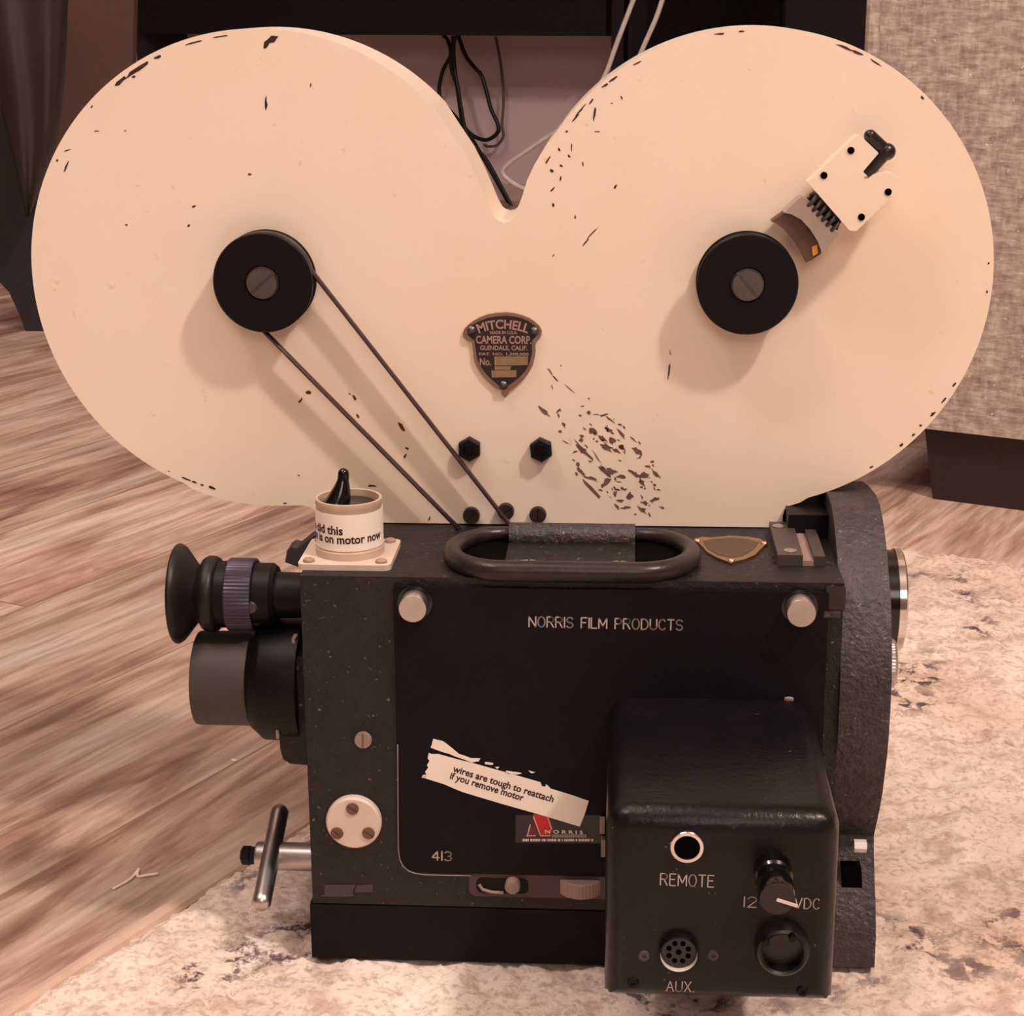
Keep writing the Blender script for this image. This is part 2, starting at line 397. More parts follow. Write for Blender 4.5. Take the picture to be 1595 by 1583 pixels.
# sides down to the floor
ring = [vs[i][0] for i in range(nu)]+[vs[nu][j] for j in range(nv)]+[vs[i][nv] for i in range(nu, 0, -1)]+[vs[0][j] for j in range(nv, 0, -1)]
low = [bm.verts.new((v.co.x, v.co.y, ZF+.0003)) for v in ring]
for i in range(len(ring)): j = (i+1) % len(ring); bm.faces.new((ring[i], low[i], low[j], ring[j]))
RUGM = rug_mat()
rugo = empty('area_rug', corner+EX*.6-EY*.8+EZ*ZF, 'pale beige and grey mottled area rug lying on the wood floor under the film camera', 'rug')
obj('pile', bm, RUGM, rugo, smooth=180)
bm = NB(); tube(bm, [corner-EX*.002-EY*(s*.04)+EZ*(ZF+.0042) for s in range(43)], .0042, 10)
obj('edge_binding', bm, plain('rug_binding', (214,186,166), .9, .1), rugo)

# ------------------------------------------------------------------ sofa on the right
def tweed():
    a = Mat('beige_tweed', rough=.95, spec=.1)
    w1 = a.noise(1, 3, .6, a.coord((62,62,210))); w2 = a.noise(1, 3, .6, a.coord((210,210,75)))
    c = a.ramp(w1, [(.3, srgb(126,112,106)), (.5, srgb(176,160,150)), (.72, srgb(220,208,198))])
    d = a.ramp(w2, [(.3, srgb(132,118,112)), (.5, srgb(174,158,148)), (.72, srgb(222,210,200))])
    c = a.mix(.45, c, d)
    c = a.mix(a.ramp(a.noise(260, 2), [(.68, 0.), (.74, 1.)]), c, srgb(232,214,198))
    a.color(c); return a.bump(a.noise(1, 2, .5, a.coord((90,90,300))), .5, .002).m
SF = onz(1452, 777, ZF)
def sofa_pt(x, y): return onplane(x, y, SF, EY)
sl = sofa_pt(1369, 60); zb = sofa_pt(1452, 664).z
sofa = empty('sofa', (SF.x+.4, SF.y+.3, ZF), 'beige tweed upholstered sofa with a dark wood foot at the right edge', 'sofa')
bm = NB(); p = Vector((sl.x, sl.y, zb)) - EY*.012; rbox(bm, p, 1.3, .85, .62)
obj('upholstered_side', bm, tweed(), sofa, bevel=.012, seg=3)
bm = NB(); q = p-EX*.001-EY*.001+EZ*.012; tube(bm, [q, q+EZ*.3, q+EZ*.59], .006, 10)
obj('piping', bm, tweed(), sofa)
ft0 = sofa_pt(1438, 682); ft1 = sofa_pt(1453, 776)
bm = NB(); u = EX*.22; d = EY*.09
zt = zb+.002
A = Vector((ft1.x, ft1.y, ZF)); B = Vector((ft0.x, ft0.y, zt))
hexa(bm, [A, A+u, A+u+d, A+d, B, B+u, B+u+d, B+d])
obj('foot', bm, plain('dark_wood', (44,24,24), .5), sofa, bevel=.002)

# ------------------------------------------------------------------ black console, cabinet and cables by the far wall
def wz(x, y, off): return wall_pt(x, y, off)
console = None
cl = wz(226, 54, .17); cr = wz(951, 54, .17)
console = empty('media_console', (cl+cr)/2*1.0, 'long black media console standing on thin legs against the far wall', 'console')
console.location.z = ZF; WORLD[console.name] = console.location.copy()
BLKF = plain('black_lacquer', (17,12,16), .5); LEGM = plain('dark_leg_paint', (48,38,44), .5)
wdt = (cr-cl).dot(EX); zc = (cl.z+cr.z)/2
bm = NB(); rbox(bm, Vector((cl.x, cl.y, zc))-EY*.02, wdt, .185, .24); obj('cabinet', bm, BLKF, console, bevel=.002)
for s in (0, 1):
    bm = NB(); pl = Vector((cl.x, cl.y, ZF))+EX*(-.031 if s == 0 else wdt)+EY*.004; rbox(bm, pl, .031 if s == 0 else .026, .14, zc-ZF+.24)
    obj('leg', bm, LEGM, console, bevel=.002)
k0 = wz(978, 60, .25); k1 = wz(1352, 60, .25)
bm = NB(); cab = empty('cabinet', Vector((k0.x+.25, k0.y, ZF)), 'tall glossy black cabinet behind the right lobe beside the sofa', 'cabinet')
kw = (k1-k0).dot(EX)
rbox(bm, Vector((k0.x, k0.y, ZF)), kw+.3, .22, .95); obj('case', bm, plain('dark_blue_black_lacquer', (20,15,24), .35), cab, bevel=.003)
bm = NB(); rbox(bm, Vector((k0.x, k0.y, ZF+.05))+EX*.045-EY*.012, kw*.56, .0118, .86); obj('door', bm, GLOSSB, cab, bevel=.003)
bm = NB(); rbox(bm, Vector((k0.x, k0.y, ZF+.05))+EX*(.055+kw*.56)-EY*.012, kw*.4, .0118, .86); obj('door', bm, BLKF, cab, bevel=.003)
def wire(name, px, r, off, m, label, cat, k=8):
    pts = [wz(p[0], p[1], p[2] if len(p) > 2 else off) for p in px]
    bm = NB(); tube(bm, catmull(pts, k), r, 8); return tag(obj(name, bm, m, None, smooth=180), label, cat, 'cables hanging by the far wall')
wire('power_cable', [(690,56),(697,62),(702,85),(690,110),(684,140),(690,160),(708,180),(728,205),(752,245),(775,285),(800,330)], .0042, .05, BCABLE,
     'black cable hanging leftmost below the console and running down to the valley', 'cable')
wire('power_cable', [(706,56),(705,75),(703,105),(712,135),(716,165),(722,195),(738,212),(758,218),(774,208),(776,195),(765,170),(757,140),(750,118),(738,104),(726,88),(718,68),(714,56)], .0042, .07, BCABLE,
     'black cable looped below the console, its loop hanging inside the valley', 'cable')
wire('power_cable', [(712,56),(707,70),(709,110),(714,140),(719,170),(726,205),(740,228),(760,252),(786,300),(800,328)], .0036, .09, BCABLE,
     'thin black cable dropping straight between the loop and the leftmost cable', 'cable')
wire('power_cable', [(772,57),(780,100),(784,140),(784,165),(782,195),(784,212),(774,226),(760,228),(754,225)], .003, .03, plain('grey_cable', (112,92,84), .5),
     'thin grey cable curling against the wall right of the black loop', 'cable')
wire('white_cable', [(992,-14),(985,4),(962,64),(942,118),(915,160),(880,196),(853,213),(822,234),(792,255),(783,268),(792,280),(815,293),(860,300),(920,240),(970,150),(1001,76),(1022,28),(1034,-8)], .0045, .40, WCABLE,
     'white cable hanging in a long loop behind the right lobe of the magazine', 'cable', 6)

# ------------------------------------------------------------------ dark chair at the left edge
chd = onz(58, 527, ZF); CY0 = chd.y
chair = empty('chair', (chd.x-.05, chd.y+.05, ZF), 'dark chair with a draped rounded cover and splayed leg at the left edge', 'chair')
CHM = plain('dark_grey_leather', (60,50,50), .38, .5, .6, 5); CHL = plain('dark_purple_wood', (44,36,42), .5, .5, .7, 8)
def slab(outline, Y, th, m, name, par, bev=.01):
    bm = NB(); P = [at(x, y, Y) for x, y in outline]; prism(bm, [(p.x, p.z) for p in P], Y, Y+th); return obj(name, bm, m, par, bevel=bev, seg=3)
# hanging cover: a swollen leaf-shaped skirt, rounded towards the viewer
bm = NB(); rows = []
spec = [(-60,-40,108),(0,-34,106),(60,-20,104),(120,-6,101),(180,6,95),(230,16,86),(280,28,68),(320,37,53),(338,42,47)]
for y, xl, xr in spec:
    row = []
    for k in range(13):
        t = k/12; dpt = -.035*sin(pi*t) - .01*sin(3*pi*t)
        row.append(bm.verts.new(at(xl+(xr-xl)*t, y, CY0-.02+dpt)))
    for k in range(12, -1, -1): row.append(bm.verts.new(at(xl+(xr-xl)*k/12, y, CY0+.03)))
    rows.append(row)
for a_, b_ in zip(rows, rows[1:]):
    n = len(a_)
    for k in range(n): bm.faces.new((a_[k], a_[(k+1) % n], b_[(k+1) % n], b_[k]))
bm.faces.new(rows[0][::-1]); bm.faces.new(rows[-1])
obj('seat_cover', bm, CHM, chair, smooth=60)
slab([(-60,110),(0,165),(16,232),(40,336),(47,338),(62,300),(84,330),(75,430),(78,528),(44,527),(30,490),(14,455),(-10,430),(-60,400)], CY0+.05, .05, CHL, 'leg', chair)
slab([(85,-50),(210,-50),(206,120),(150,200),(96,330),(80,420),(50,330),(66,240),(80,140)], CY0+.30, .02, plain('dark_brown_panel', (92,64,54), .6), 'back_panel', chair, .004)

# ------------------------------------------------------------------ THE FILM CAMERA
FC = empty('film_camera', (0.04, .06, 0), 'vintage black film camera with a cream two-lobed magazine standing on the mottled rug', 'film camera')
YM, YB = .0765, 0.0            # front planes of the magazine and of the body
ZT = .1742                     # top of the body
XL, XR = -.0817, .1385
def part(name, bm, m, parent=FC, label=None, **k):
    o = obj(name, bm, m, parent, **k)
    if label: o['label'] = label
    return o
def rad(px, Y, x=800, y=800): return (at(x+px/2, y, Y)-at(x-px/2, y, Y)).length
def front_map(x, y, Y, ang=0.0):       # u, v metres -> point on an upright plane with its origin at photo point
    o = at(x, y, Y); c, s = cos(ang), sin(ang)
    return lambda u, v: o+Vector((u*c-v*s, 0, u*s+v*c))
def slot_head(bm, o, axis, r, h, ang, n=28, w=.16):
    """a slotted screw head: two half discs with a gap on a thin disc"""
    a, b, ax = basis(axis); o = Vector(o)
    cyl(bm, o, axis, 0, h*.55, r, n)
    for sgn in (1, -1):
        pts = []; a0 = math.asin(w)
        for i in range(n//2+1):
            t = a0+(pi-2*a0)*i/(n//2); pts.append((cos(t)*r*.98, sin(t)*r*.98*sgn))
        lo = []; hi = []
        for (u, v) in pts:
            uu = u*cos(ang)-v*sin(ang); vv = u*sin(ang)+v*cos(ang)
            lo.append(bm.verts.new(o+ax*h*.5+a*uu+b*vv)); hi.append(bm.verts.new(o+ax*h+a*uu*.94+b*vv*.94))
        bm.faces.new(hi); bm.faces.new(lo[::-1])
        for i in range(len(lo)): j = (i+1) % len(lo); bm.faces.new((lo[i], lo[j], hi[j], hi[i]))
NEG = (0,-1,0)

# ---- magazine: two lobes
CL, CR, RL = (-.1062, .2863), (.1024, .2866), .1027
def ang_of(c, p): return atan2(p[1]-c[1], p[0]-c[0])
Pv = [at(x, y, YM) for x, y in [(675,171),(700,204),(725,241),(742,275),(757,310),(764,327),(771,340),(777,344.5),(785,346.5),(793,344.5),(800,338),(806,325),(813,307),(821,281),(832,257),(850,227),(873,197)]]
val = [(p.x, p.z) for p in Pv]
aL = ang_of(CL, val[0]); aR = ang_of(CR, val[-1])
Bl = [(p.x, p.z) for p in [at(x, y, YM) for x, y in [(300,762),(325,771.5),(352,779.5),(379,784.5),(405,787.3),(430,788),(470,787.5),(484,790),(493,797),(496.5,808),(497,818)]]]
Brr = [(p.x, p.z) for p in [at(x, y, YM) for x, y in [(1219,818),(1219,804),(1222,794),(1229,788),(1245,783.5)]]]
out = []
aB = ang_of(CL, Bl[0])
out += arc(CL[0], CL[1], RL, aL, aB+2*pi if aB < aL else aB, 90)[:-1]
out += Bl; out += [(Bl[-1][0], ZT+.0005), (Brr[0][0], ZT+.0005)]; out += Brr
aE = ang_of(CR, Brr[-1])
out += arc(CR[0], CR[1], RL-.0006, aE, aR, 90)[1:-1]
out += val[::-1][0:]
# val reversed runs right -> left; closing back at the left lobe start
bm = NB(); prism(bm, out[:-1], YM, YM+.046)
es = [e for e in bm.edges if len(e.link_faces) == 2 and e.calc_face_angle(0) > radians(40)]
bmesh.ops.bevel(bm, geom=es, offset=.0017, segments=4, profile=.5, affect='EDGES', clamp_overlap=True)
# ---- chips and scuffs
def flake(bm, x, y, l, w, ang, Y=YM-.00012, n=9, rough=.35, mi=1):
    o = at(x, y, Y); L = rad(l, Y)/2; Wd = rad(w, Y)/2; vv = []
    lob = CL if o.x < 0 else CR; dx_, dz_ = o.x-lob[0], o.z-lob[1]; rr_ = sqrt(dx_*dx_+dz_*dz_); lim = RL-.0019-Wd*.8
    if rr_ > lim and (abs(o.x) > .125 or o.z > .34): o.x = lob[0]+dx_*lim/rr_; o.z = lob[1]+dz_*lim/rr_
    for i in range(n):
        t = 2*pi*i/n; k = 1+rough*(random.random()*2-1)
        u = L*cos(t)*k; v = Wd*sin(t)*k; c, s = cos(-ang), sin(-ang)
        p_ = o+Vector((u*c-v*s, 0, u*s+v*c))
        lob = CL if p_.x < 0 else CR; dx_, dz_ = p_.x-lob[0], p_.z-lob[1]; rr_ = sqrt(dx_*dx_+dz_*dz_); lim = RL-.0019
        if rr_ > lim and (abs(p_.x) > .125 or p_.z > .34): p_.x = lob[0]+dx_*lim/rr_; p_.z = lob[1]+dz_*lim/rr_
        vv.append(bm.verts.new(p_))
    bm.faces.new(vv).material_index = mi
D = radians
for c in [(423,62,26,10,D(-25)),(416,68,16,8,D(110)),(414,161,20,4.5,D(92)),(389,272,6,4,0),(484,133,7,2,D(100)),
          (207,98,40,7,D(-33)),(182,117,22,6,D(-40)),(207,112,9,4,D(120)),(208,120,5,4,0),(227,96,8,2.5,D(-50)),(241,82,12,4,D(-20)),(300,56,30,3,D(-14)),(342,48,22,2,D(-8)),
          (139,163,5,3,D(-45)),(85,248,6,4,D(-60)),(104,258,18,3,D(115)),(105,234,13,2,D(-15)),(150,204,8,1.6,0),(195,204,3,2,0),(302,322,6,3,D(-20)),(294,352,5,3,D(120)),(197,350,4,3,0),
          (287,756,14,3,D(22)),(300,760,9,3,D(20)),(312,766,6,3,D(20)),(328,770,11,5,D(15)),(260,741,4,2,D(20)),(444,784,6,2,0),
          (1320,63,26,4,D(22)),(1438,151,7,4,D(45)),(1336,82,16,4,D(20)),(1365,98,18,2,D(32)),(954,124,16,4,D(-30)),(940,131,10,3,D(-30)),
          (1120,44,14,3,0),(1155,43,10,3,0),(990,92,12,3,D(-25)),
          (1488,600,7,4,D(-55)),(1473,626,11,4,D(-52)),(1455,647,9,5,D(-50)),(1424,679,8,4,D(-45)),(1406,696,8,5,D(-40)),(1434,663,4,4,0),(1360,732,6,3,D(-30)),(1540,410,3,5,0),(1537,455,3,5,0),
          (480,612,8,6,D(30)),(557,648,9,4,D(60)),(545,614,5,2,D(30)),(579,757,13,3.5,0),(669,808,8,2,D(110)),(465,741,4,2,D(30)),
          (634,699,6,4,D(30)),(631,711,9,3.5,D(-60)),
          (926,177,20,3,D(95)),(904,172,24,3,D(-48)),(897,183,18,2.5,D(-50)),(921,158,10,2.5,D(-60)),(930,205,9,1.6,D(-3)),(883,205,4,3,0),(871,233,8,3,D(70)),(890,230,11,2,D(90)),(886,243,6,3,D(40)),(874,258,5,3,D(30)),(859,266,6,4,D(40)),
          (853,250,14,3,D(-60)),(873,278,8,3,D(100)),(861,295,8,3,D(-50)),(862,320,6,4,D(80)),(896,338,6,3,D(90)),(958,291,7,3,D(-60)),(923,363,26,2,D(-48)),(911,379,16,2,D(-50)),(968,152,6,2,D(60)),(953,161,3,2,0),(908,255,8,2,D(80)),
          (862,398,5,2,D(-50)),(865,590,12,2.5,D(45)),(1042,578,26,2.5,D(95)),(1044,550,10,1.5,D(80))]:
    flake(bm, *c)
for c in [(625,665,15,8,D(65)),(552,620,8,4,D(60)),(968,697,11,9,D(30)),(468,624,11,3,D(-50)),(482,612,7,6,D(20))]: flake(bm, *c, Y=YM-.00018, mi=2)
def s5(x, y): return 680+x/3.9575, 460+y/3.9575
for (x, y, l, w, an) in [(905,955,150,34,48),(1030,1075,100,28,45),(965,1205,220,20,44),(960,840,60,40,35),(1030,885,60,30,40),(1085,895,50,40,60),(1045,940,80,50,20),(1110,960,60,20,30),
        (1235,955,70,34,50),(1075,1090,70,50,0),(1140,1120,80,30,15),(1220,1100,90,34,30),(1285,1110,60,40,40),(1270,1160,60,30,55),(1040,1160,80,40,-50),(955,1130,90,20,20),
        (1350,1100,80,20,48),(1305,1055,36,18,20),(1345,1170,24,20,0),(1370,1200,26,14,20),(1340,1260,70,30,-35),(1395,1310,26,16,30),(1280,1280,40,22,10),(1265,1325,70,24,40),(1225,1352,22,10,20),
        (1165,1310,50,20,-10),(1110,1300,46,18,50),(1130,1265,50,24,10),(1100,1220,30,50,0),(1190,1235,50,46,20),(1150,1195,40,12,30),(890,1085,110,26,55),(870,1040,34,22,50),(845,1018,24,12,30),(862,1100,24,16,70),
        (1065,830,60,26,40),(1140,855,70,18,50),(1030,740,60,20,-10),(1070,765,60,16,40),(985,735,34,8,0),(900,685,26,8,-10),(885,740,20,18,0),(940,725,30,30,20),
        (990,1000,90,10,55),(1130,1020,24,10,20),(890,890,40,16,-50),(855,965,36,14,-30),(795,905,36,10,30),(785,800,50,18,70),(755,710,40,20,-30),(750,740,30,14,80),(760,840,24,18,0),
        (660,712,70,26,45),(690,740,34,8,50),(700,470,50,10,55),(825,580,100,6,40),(712,565,30,8,75),(768,435,14,10,0),(937,637,12,10,0),(1215,890,50,10,45),(1250,910,30,12,60),(990,900,20,14,0),(1250,1000,40,12,-40)]:
    a_, b_ = s5(x, y); flake(bm, a_, b_, l*.95/3.9575, w*.85/3.9575, D(an), n=11, rough=.5, mi=3)
for k in range(60):
    t = random.random()*2*pi; rr = sqrt(random.uniform(.15, 1.1)); e = (rr*92*cos(t), rr*46*sin(t)); c_, s_ = cos(D(52)), sin(D(52))
    flake(bm, 962+e[0]*c_-e[1]*s_, 722+e[0]*s_+e[1]*c_, random.uniform(2, 8), random.uniform(1.2, 3.2), D(random.uniform(0, 110)), n=7, rough=.5, mi=3)
MAG = part('magazine', bm, [CREAM, CHIP, CHIPR, SCUFF], FC, 'cream enamelled two-lobed film magazine with chipped edges', smooth=30, weighted=True)

# hex bolts and small screws on the magazine
for i, (x, y) in enumerate([(730,703),(842,704)]):
    bm = NB(); o = at(x, y, YM-.006); o.y = YM; r = rad(18.5, YM, x, y)
    lathe(bm, o, NEG, [(0,r*1.02),(.0040,r*1.02),(.0048,r*.9),(.0049,r*.52),(.0032,r*.48),(.0032,0)], 6, a0=pi/6+.1*i)
    part('hex_bolt', bm, BLACK, MAG, smooth=20)
for i, (x, y) in enumerate([(734.5,802),(788,795.5),(838,801)]):
    bm = NB(); o = at(x, y, YM); slot_head(bm, o, NEG, rad(13.2, YM, x, y), .0028, [.9,.6,pi/2][i], w=.05)
    part('screw', bm, plain('dark_bronze_screw', (52,34,28), .45), MAG)

# ---- belt pulleys
YP = YM-.014; PK = .5
def pulley(x, y, rpx, sang, sm):
    o = at(x, y, YP); c = Vector((o.x, YM, o.z)); r = rad(rpx, YP, x, y)
    bm = NB(); lathe(bm, c, NEG, [(0,0),(0,.012),(.0015,.012),(.0019,r*.97),(.0023,r),(.0030,r),(.0036,r*.93),(.0104,r*.93),(.0110,r),(.0133,r),(.0140,r*.972),(.0139,r*.35),(.0125,r*.33),(.0125,0)], 72)
    p = part('pulley', bm, BLACK)
    bm = NB(); o2 = Vector((c.x, YM-.0125, c.z)); slot_head(bm, o2, NEG, r*.325, .0026, sang, w=.1)
    part('screw', bm, sm, p); return c, r
cP, rP = pulley(408.5, 441, 77.5, radians(40), DSTEEL)
cQ, rQ = pulley(1164.5, 444, 79.5, radians(-50), DSTEEL)
# ---- drive belt: two runs and the wrap round the left pulley
YBt = YM-.0070
t1 = at(486, 421, YBt); t2 = at(404, 520, YBt)
a1 = atan2(t1.z-cP.z, t1.x-cP.x); a2 = atan2(t2.z-cP.z, t2.x-cP.x)
rb = rP*.955
pts = [at(793.5, 838, YBt-.001), at(792, 815, YBt)]
b0, b1 = at(792, 815, YBt), Vector((cP.x+rb*cos(a1), YBt, cP.z+rb*sin(a1)))
pts += [b0.lerp(b1, k/6) for k in range(1, 7)]
if a2 < a1: a2 += 2*pi
pts += [Vector((cP.x+rb*cos(a1+(a2-a1)*k/40), YBt, cP.z+rb*sin(a1+(a2-a1)*k/40))) for k in range(1, 41)]
e0 = pts[-1]; e1 = at(723, 832, YBt); pts += [e0.lerp(e1, k/6) for k in range(1, 7)]
bm = NB(); tube(bm, pts, .00095, 12, flat=.0021); part('drive_belt', bm, BELT, smooth=180)

# ---- brake arm by the right pulley
YA = YM-.019
def pf(pts, Y): return [(p.x, p.z) for p in (at(x, y, Y) for x, y in pts)]
def s7(x, y): return 1190+x/6.883, 200+y/6.883
plate_px = [s7(*p) for p in [(470,580),(985,82),(1010,75),(1040,88),(1228,268),(1070,455),(1055,500),(1085,545),(1120,540),(1180,495),(1260,470),(1370,485),(1440,525),(1478,572),(1480,615),(1000,1095),(960,1102),(915,1092)]]
bm = NB(); prism(bm, pf(plate_px, YA), YA, YA+.0095)
ARM = part('brake_arm', bm, CREAM, FC, 'cream notched brake plate with a black lever', bevel=.0006, smooth=30)
for x, y in [(932,236),(643,505),(1332,682),(1045,952)]:
    q = at(*s7(x, y), YA-.0002); bm = NB(); lathe(bm, q, NEG, [(-.001,0),(-.001,.00145),(.0002,.00145),(.0002,0)], 18); part('screw', bm, DEEP, ARM)
# post carrying the plate
pc = at(*s7(900, 620), YA+.009); bm = NB(); prism(bm, [(p[0], p[1]) for p in pf([s7(*p) for p in [(700,600),(930,400),(1130,640),(900,860)]], YA+.0095)], YA+.0095, YM); part('mounting_post', bm, CREAM, ARM)
# lever
bm = NB(); l0 = at(*s7(1092, 492), YA+.0045); l1 = at(*s7(1318, 250), YA+.0040)
tube(bm, [l0, l0.lerp(l1, .5), l1], .0021*1.25, 14)
bmesh.ops.create_icosphere(bm, subdivisions=3, radius=.0036, matrix=Matrix.Translation(l1))
l2 = at(*s7(1138, 80), YA+.0030); tube(bm, [l1, l1.lerp(l2, .5), l2], .0026, 14)
bmesh.ops.create_icosphere(bm, subdivisions=3, radius=.0026, matrix=Matrix.Translation(l2)); part('lever', bm, plain('black_lever', (30,24,22), .3), ARM, smooth=60)
# aluminium shoe, leather pad, spring
YS = YM-.0135
bm = NB(); prism(bm, pf([s7(*p) for p in [(215,905),(370,755),(400,742),(440,755),(800,1140),(620,1330),(575,1210),(500,1090),(400,980),(300,925)]], YS), YS, YS+.011)
part('brake_shoe', bm, ALU, ARM, bevel=.0005, smooth=30)
bm = NB(); prism(bm, pf([s7(*p) for p in [(80,1000),(150,950),(215,905),(330,940),(440,1020),(530,1130),(590,1240),(615,1340),(520,1410),(450,1440),(400,1330),(310,1200),(210,1080),(130,1020)]], YS+.002), YS+.002, YS+.010)
part('brake_pad', bm, PAD, ARM, bevel=.0004, smooth=30)
bm = NB(); prism(bm, pf([s7(*p) for p in [(515,1270),(570,1250),(580,1340),(525,1372)]], YS+.0015), YS+.0015, YS+.003); part('yellow_tab', bm, YEL, ARM)
bm = NB(); s0 = at(*s7(500, 730), YA+.006); s1 = at(*s7(800, 1050), YA+.006); dv = s1-s0; ex_ = dv.normalized(); ny = Vector((0,1,0)); nz = ex_.cross(ny)
tube(bm, [s0+dv*(k/90)+(ny*cos(k*.42)+nz*sin(k*.42))*.0032 for k in range(91)], .0008, 8); part('spring', bm, DSTEEL, ARM, smooth=180)
bm = NB(); prism(bm, pf([s7(*p) for p in [(470,760),(560,700),(830,1000),(790,1100),(740,1060)]], YA+.008), YA+.0095, YA+.014); part('spring_seat', bm, BLACK, ARM)

# ---- maker's plate
def s9(x, y): return 700+x/9.312, 470+y/9.312
rim = [(195,470),(215,400),(270,340),(350,280),(450,225),(560,185),(700,162),(830,155),(950,170),(1060,200),(1160,240),(1250,300),(1310,360),(1338,420),(1335,480),(1310,535),(1255,590),(1245,640),(1250,720),(1235,830),(1205,930),(1150,1030),(1080,1120),(1000,1200),(930,1260),(870,1290),(850,1340),(810,1388),(765,1340),(745,1285),(680,1255),(600,1190),(520,1110),(450,1030),(390,930),(355,830),(345,720),(335,640),(330,590),(255,555),(205,515)]
inn = [(255,470),(275,410),(320,350),(420,290),(560,235),(700,212),(830,205),(950,218),(1060,245),(1160,290),(1240,350),(1282,420),(1270,490),(1200,560),(1196,640),(1200,720),(1180,830),(1150,920),(1095,1010),(1020,1090),(940,1160),(870,1205),(790,1225),(710,1210),(640,1150),(570,1085),(505,1010),(445,920),(405,830),(385,720),(375,640),(368,570),(310,520)]
bm = NB(); prism(bm, pf([s9(*p) for p in rim], YM-.001), YM-.0014, YM); PL = part('maker_plate', bm, BRONZE, FC, 'small bronze shield-shaped plate with raised lettering', bevel=.0004, smooth=40)
bm = NB(); prism(bm, pf([s9(*p) for p in inn], YM-.0014), YM-.00165, YM-.001); part('dark_field', bm, PLATEF, PL)
PY = YM-.0018
bm = NB()
def plate_line(text, x0, x1, yb, hpx, bow=0.0):
    p = at(*s9(x0, yb), PY); q = at(*s9(x1, yb), PY); wd = (q-p).length; hh = rad(hpx/9.312, PY)
    def fm(u, v):
        t = u/wd*2-1; tx = (p.x+q.x)/2; R_ = bow
        z = p.z+v*hh/.7
        if bow:
            an = t*bow; rr = wd/2/sin(bow); return Vector((tx+(rr+v*hh/.7)*sin(an), PY, p.z+(rr+v*hh/.7)*cos(an)-rr*cos(bow)))
        return Vector((p.x+u, PY, z))
    put_text(bm, text, fm, wd)
plate_line('MITCHELL', 430, 1130, 455, 125, .38)
plate_line('MADE IN U.S.A.', 590, 985, 470, 45)
plate_line('CAMERA CORP.', 385, 1190, 605, 108)
plate_line('GLENDALE, CALIF.', 445, 1130, 700, 62)
plate_line('PAT. NO. 1,300,000', 430, 1150, 778, 38)
plate_line('No.', 440, 605, 920, 100)
part('lettering', bm, plain('plate_letters', (176,142,128), .5), PL)
for pts_ in ([(650,795),(1140,795),(1135,920),(655,925)], [(608,1000),(970,995),(968,1095),(615,1100)], [(655,940),(900,935),(880,990),(660,990)]):
    bm = NB(); prism(bm, pf([s9(*p) for p in pts_], PY), PY-.0001, PY+.0002); part('number_panel', bm, plain('brass_panel', (150,122,90), .5, .5, .7, 500), PL)
for x, y in [(320,415),(1230,430),(785,1210)]:
    bm = NB(); o = at(*s9(x, y), PY); lathe(bm, o, NEG, [(-.0005,.0021),(.0004,.0021),(.0012,.0016),(.0016,.0008),(.0017,0)], 20); part('rivet', bm, DSTEEL, PL, smooth=80)

# ---- body, base plate, front shutter housing
bm = NB(); box(bm, (XL, YB, .0262), (XR, .148, ZT))
BODY = part('body', bm, [HAMMER], FC, 'black hammertone camera body', bevel=.0022, seg=3)
bm = NB(); zs = .0262; box(bm, (at(484,1440,0).x, -.0002, 0), (.1362, .150, zs-.0006))
part('base_plate', bm, DOORM, FC, bevel=.0012)
bm = NB(); p0 = at(505, 1380, 0); p1_ = at(551, 1397, 0); prism(bm, pf([(505,1379),(554,1379),(549,1390),(551,1397),(505,1397)], -.0004), -.0004, .004)
prism(bm, pf([(555,1380),(581,1378),(581,1390),(552,1391)], -.0004), -.0004, .004)
part('base_shim', bm, plain('dark_grey_shim', (64,54,54), .5), FC)
prof = [(.1127,.1866),(.095,.1895),(.0679,.1923),(.055,.1912),(.0481,.1889),(.0405,.186),(.0341,.1822),(.0266,.177),(.0207,.171),(.0145,.166),(.0096,.160),(.0036,.1497),(.0005,.1425),(-.0016,.134),(-.0025,.122),(-.0022,.110),(-.0005,.1005),(.0025,.0915),(.0062,.0804),(.0119,.0699),(.0185,.060),(.0232,.0525),(.0205,.0450),(.0078,.0261),(.0028,.0150),(.0022,.001),(.004,0),(.128,0),(.130,.05),(.1325,.09),(.1345,.124),(.132,.15),(.125,.172)]
bm = NB(); prismx(bm, prof, .1385, .1591)
SH = part('shutter_housing', bm, HAMMER_LIT, FC, 'dark grey hammertone disc-shaped front housing', bevel=.0014, seg=3, smooth=28)
bm = NB(); o = at(1341, 1318, .012); lathe(bm, Vector((o.x-.003, o.y, o.z)), (1,0,0), [(0,0),(0,.0028),(.0052,.0028),(.0054,.002),(.0054,0)], 6); part('bright_bolt', bm, plain('bright_zinc', (244,238,232), .3), SH, smooth=20)
bm = NB(); prism(bm, pf([(1309,1342),(1339,1342),(1341,1382),(1333,1391),(1322,1391),(1309,1383)], .0185), .0125, .03); part('slot', bm, DEEP, SH)
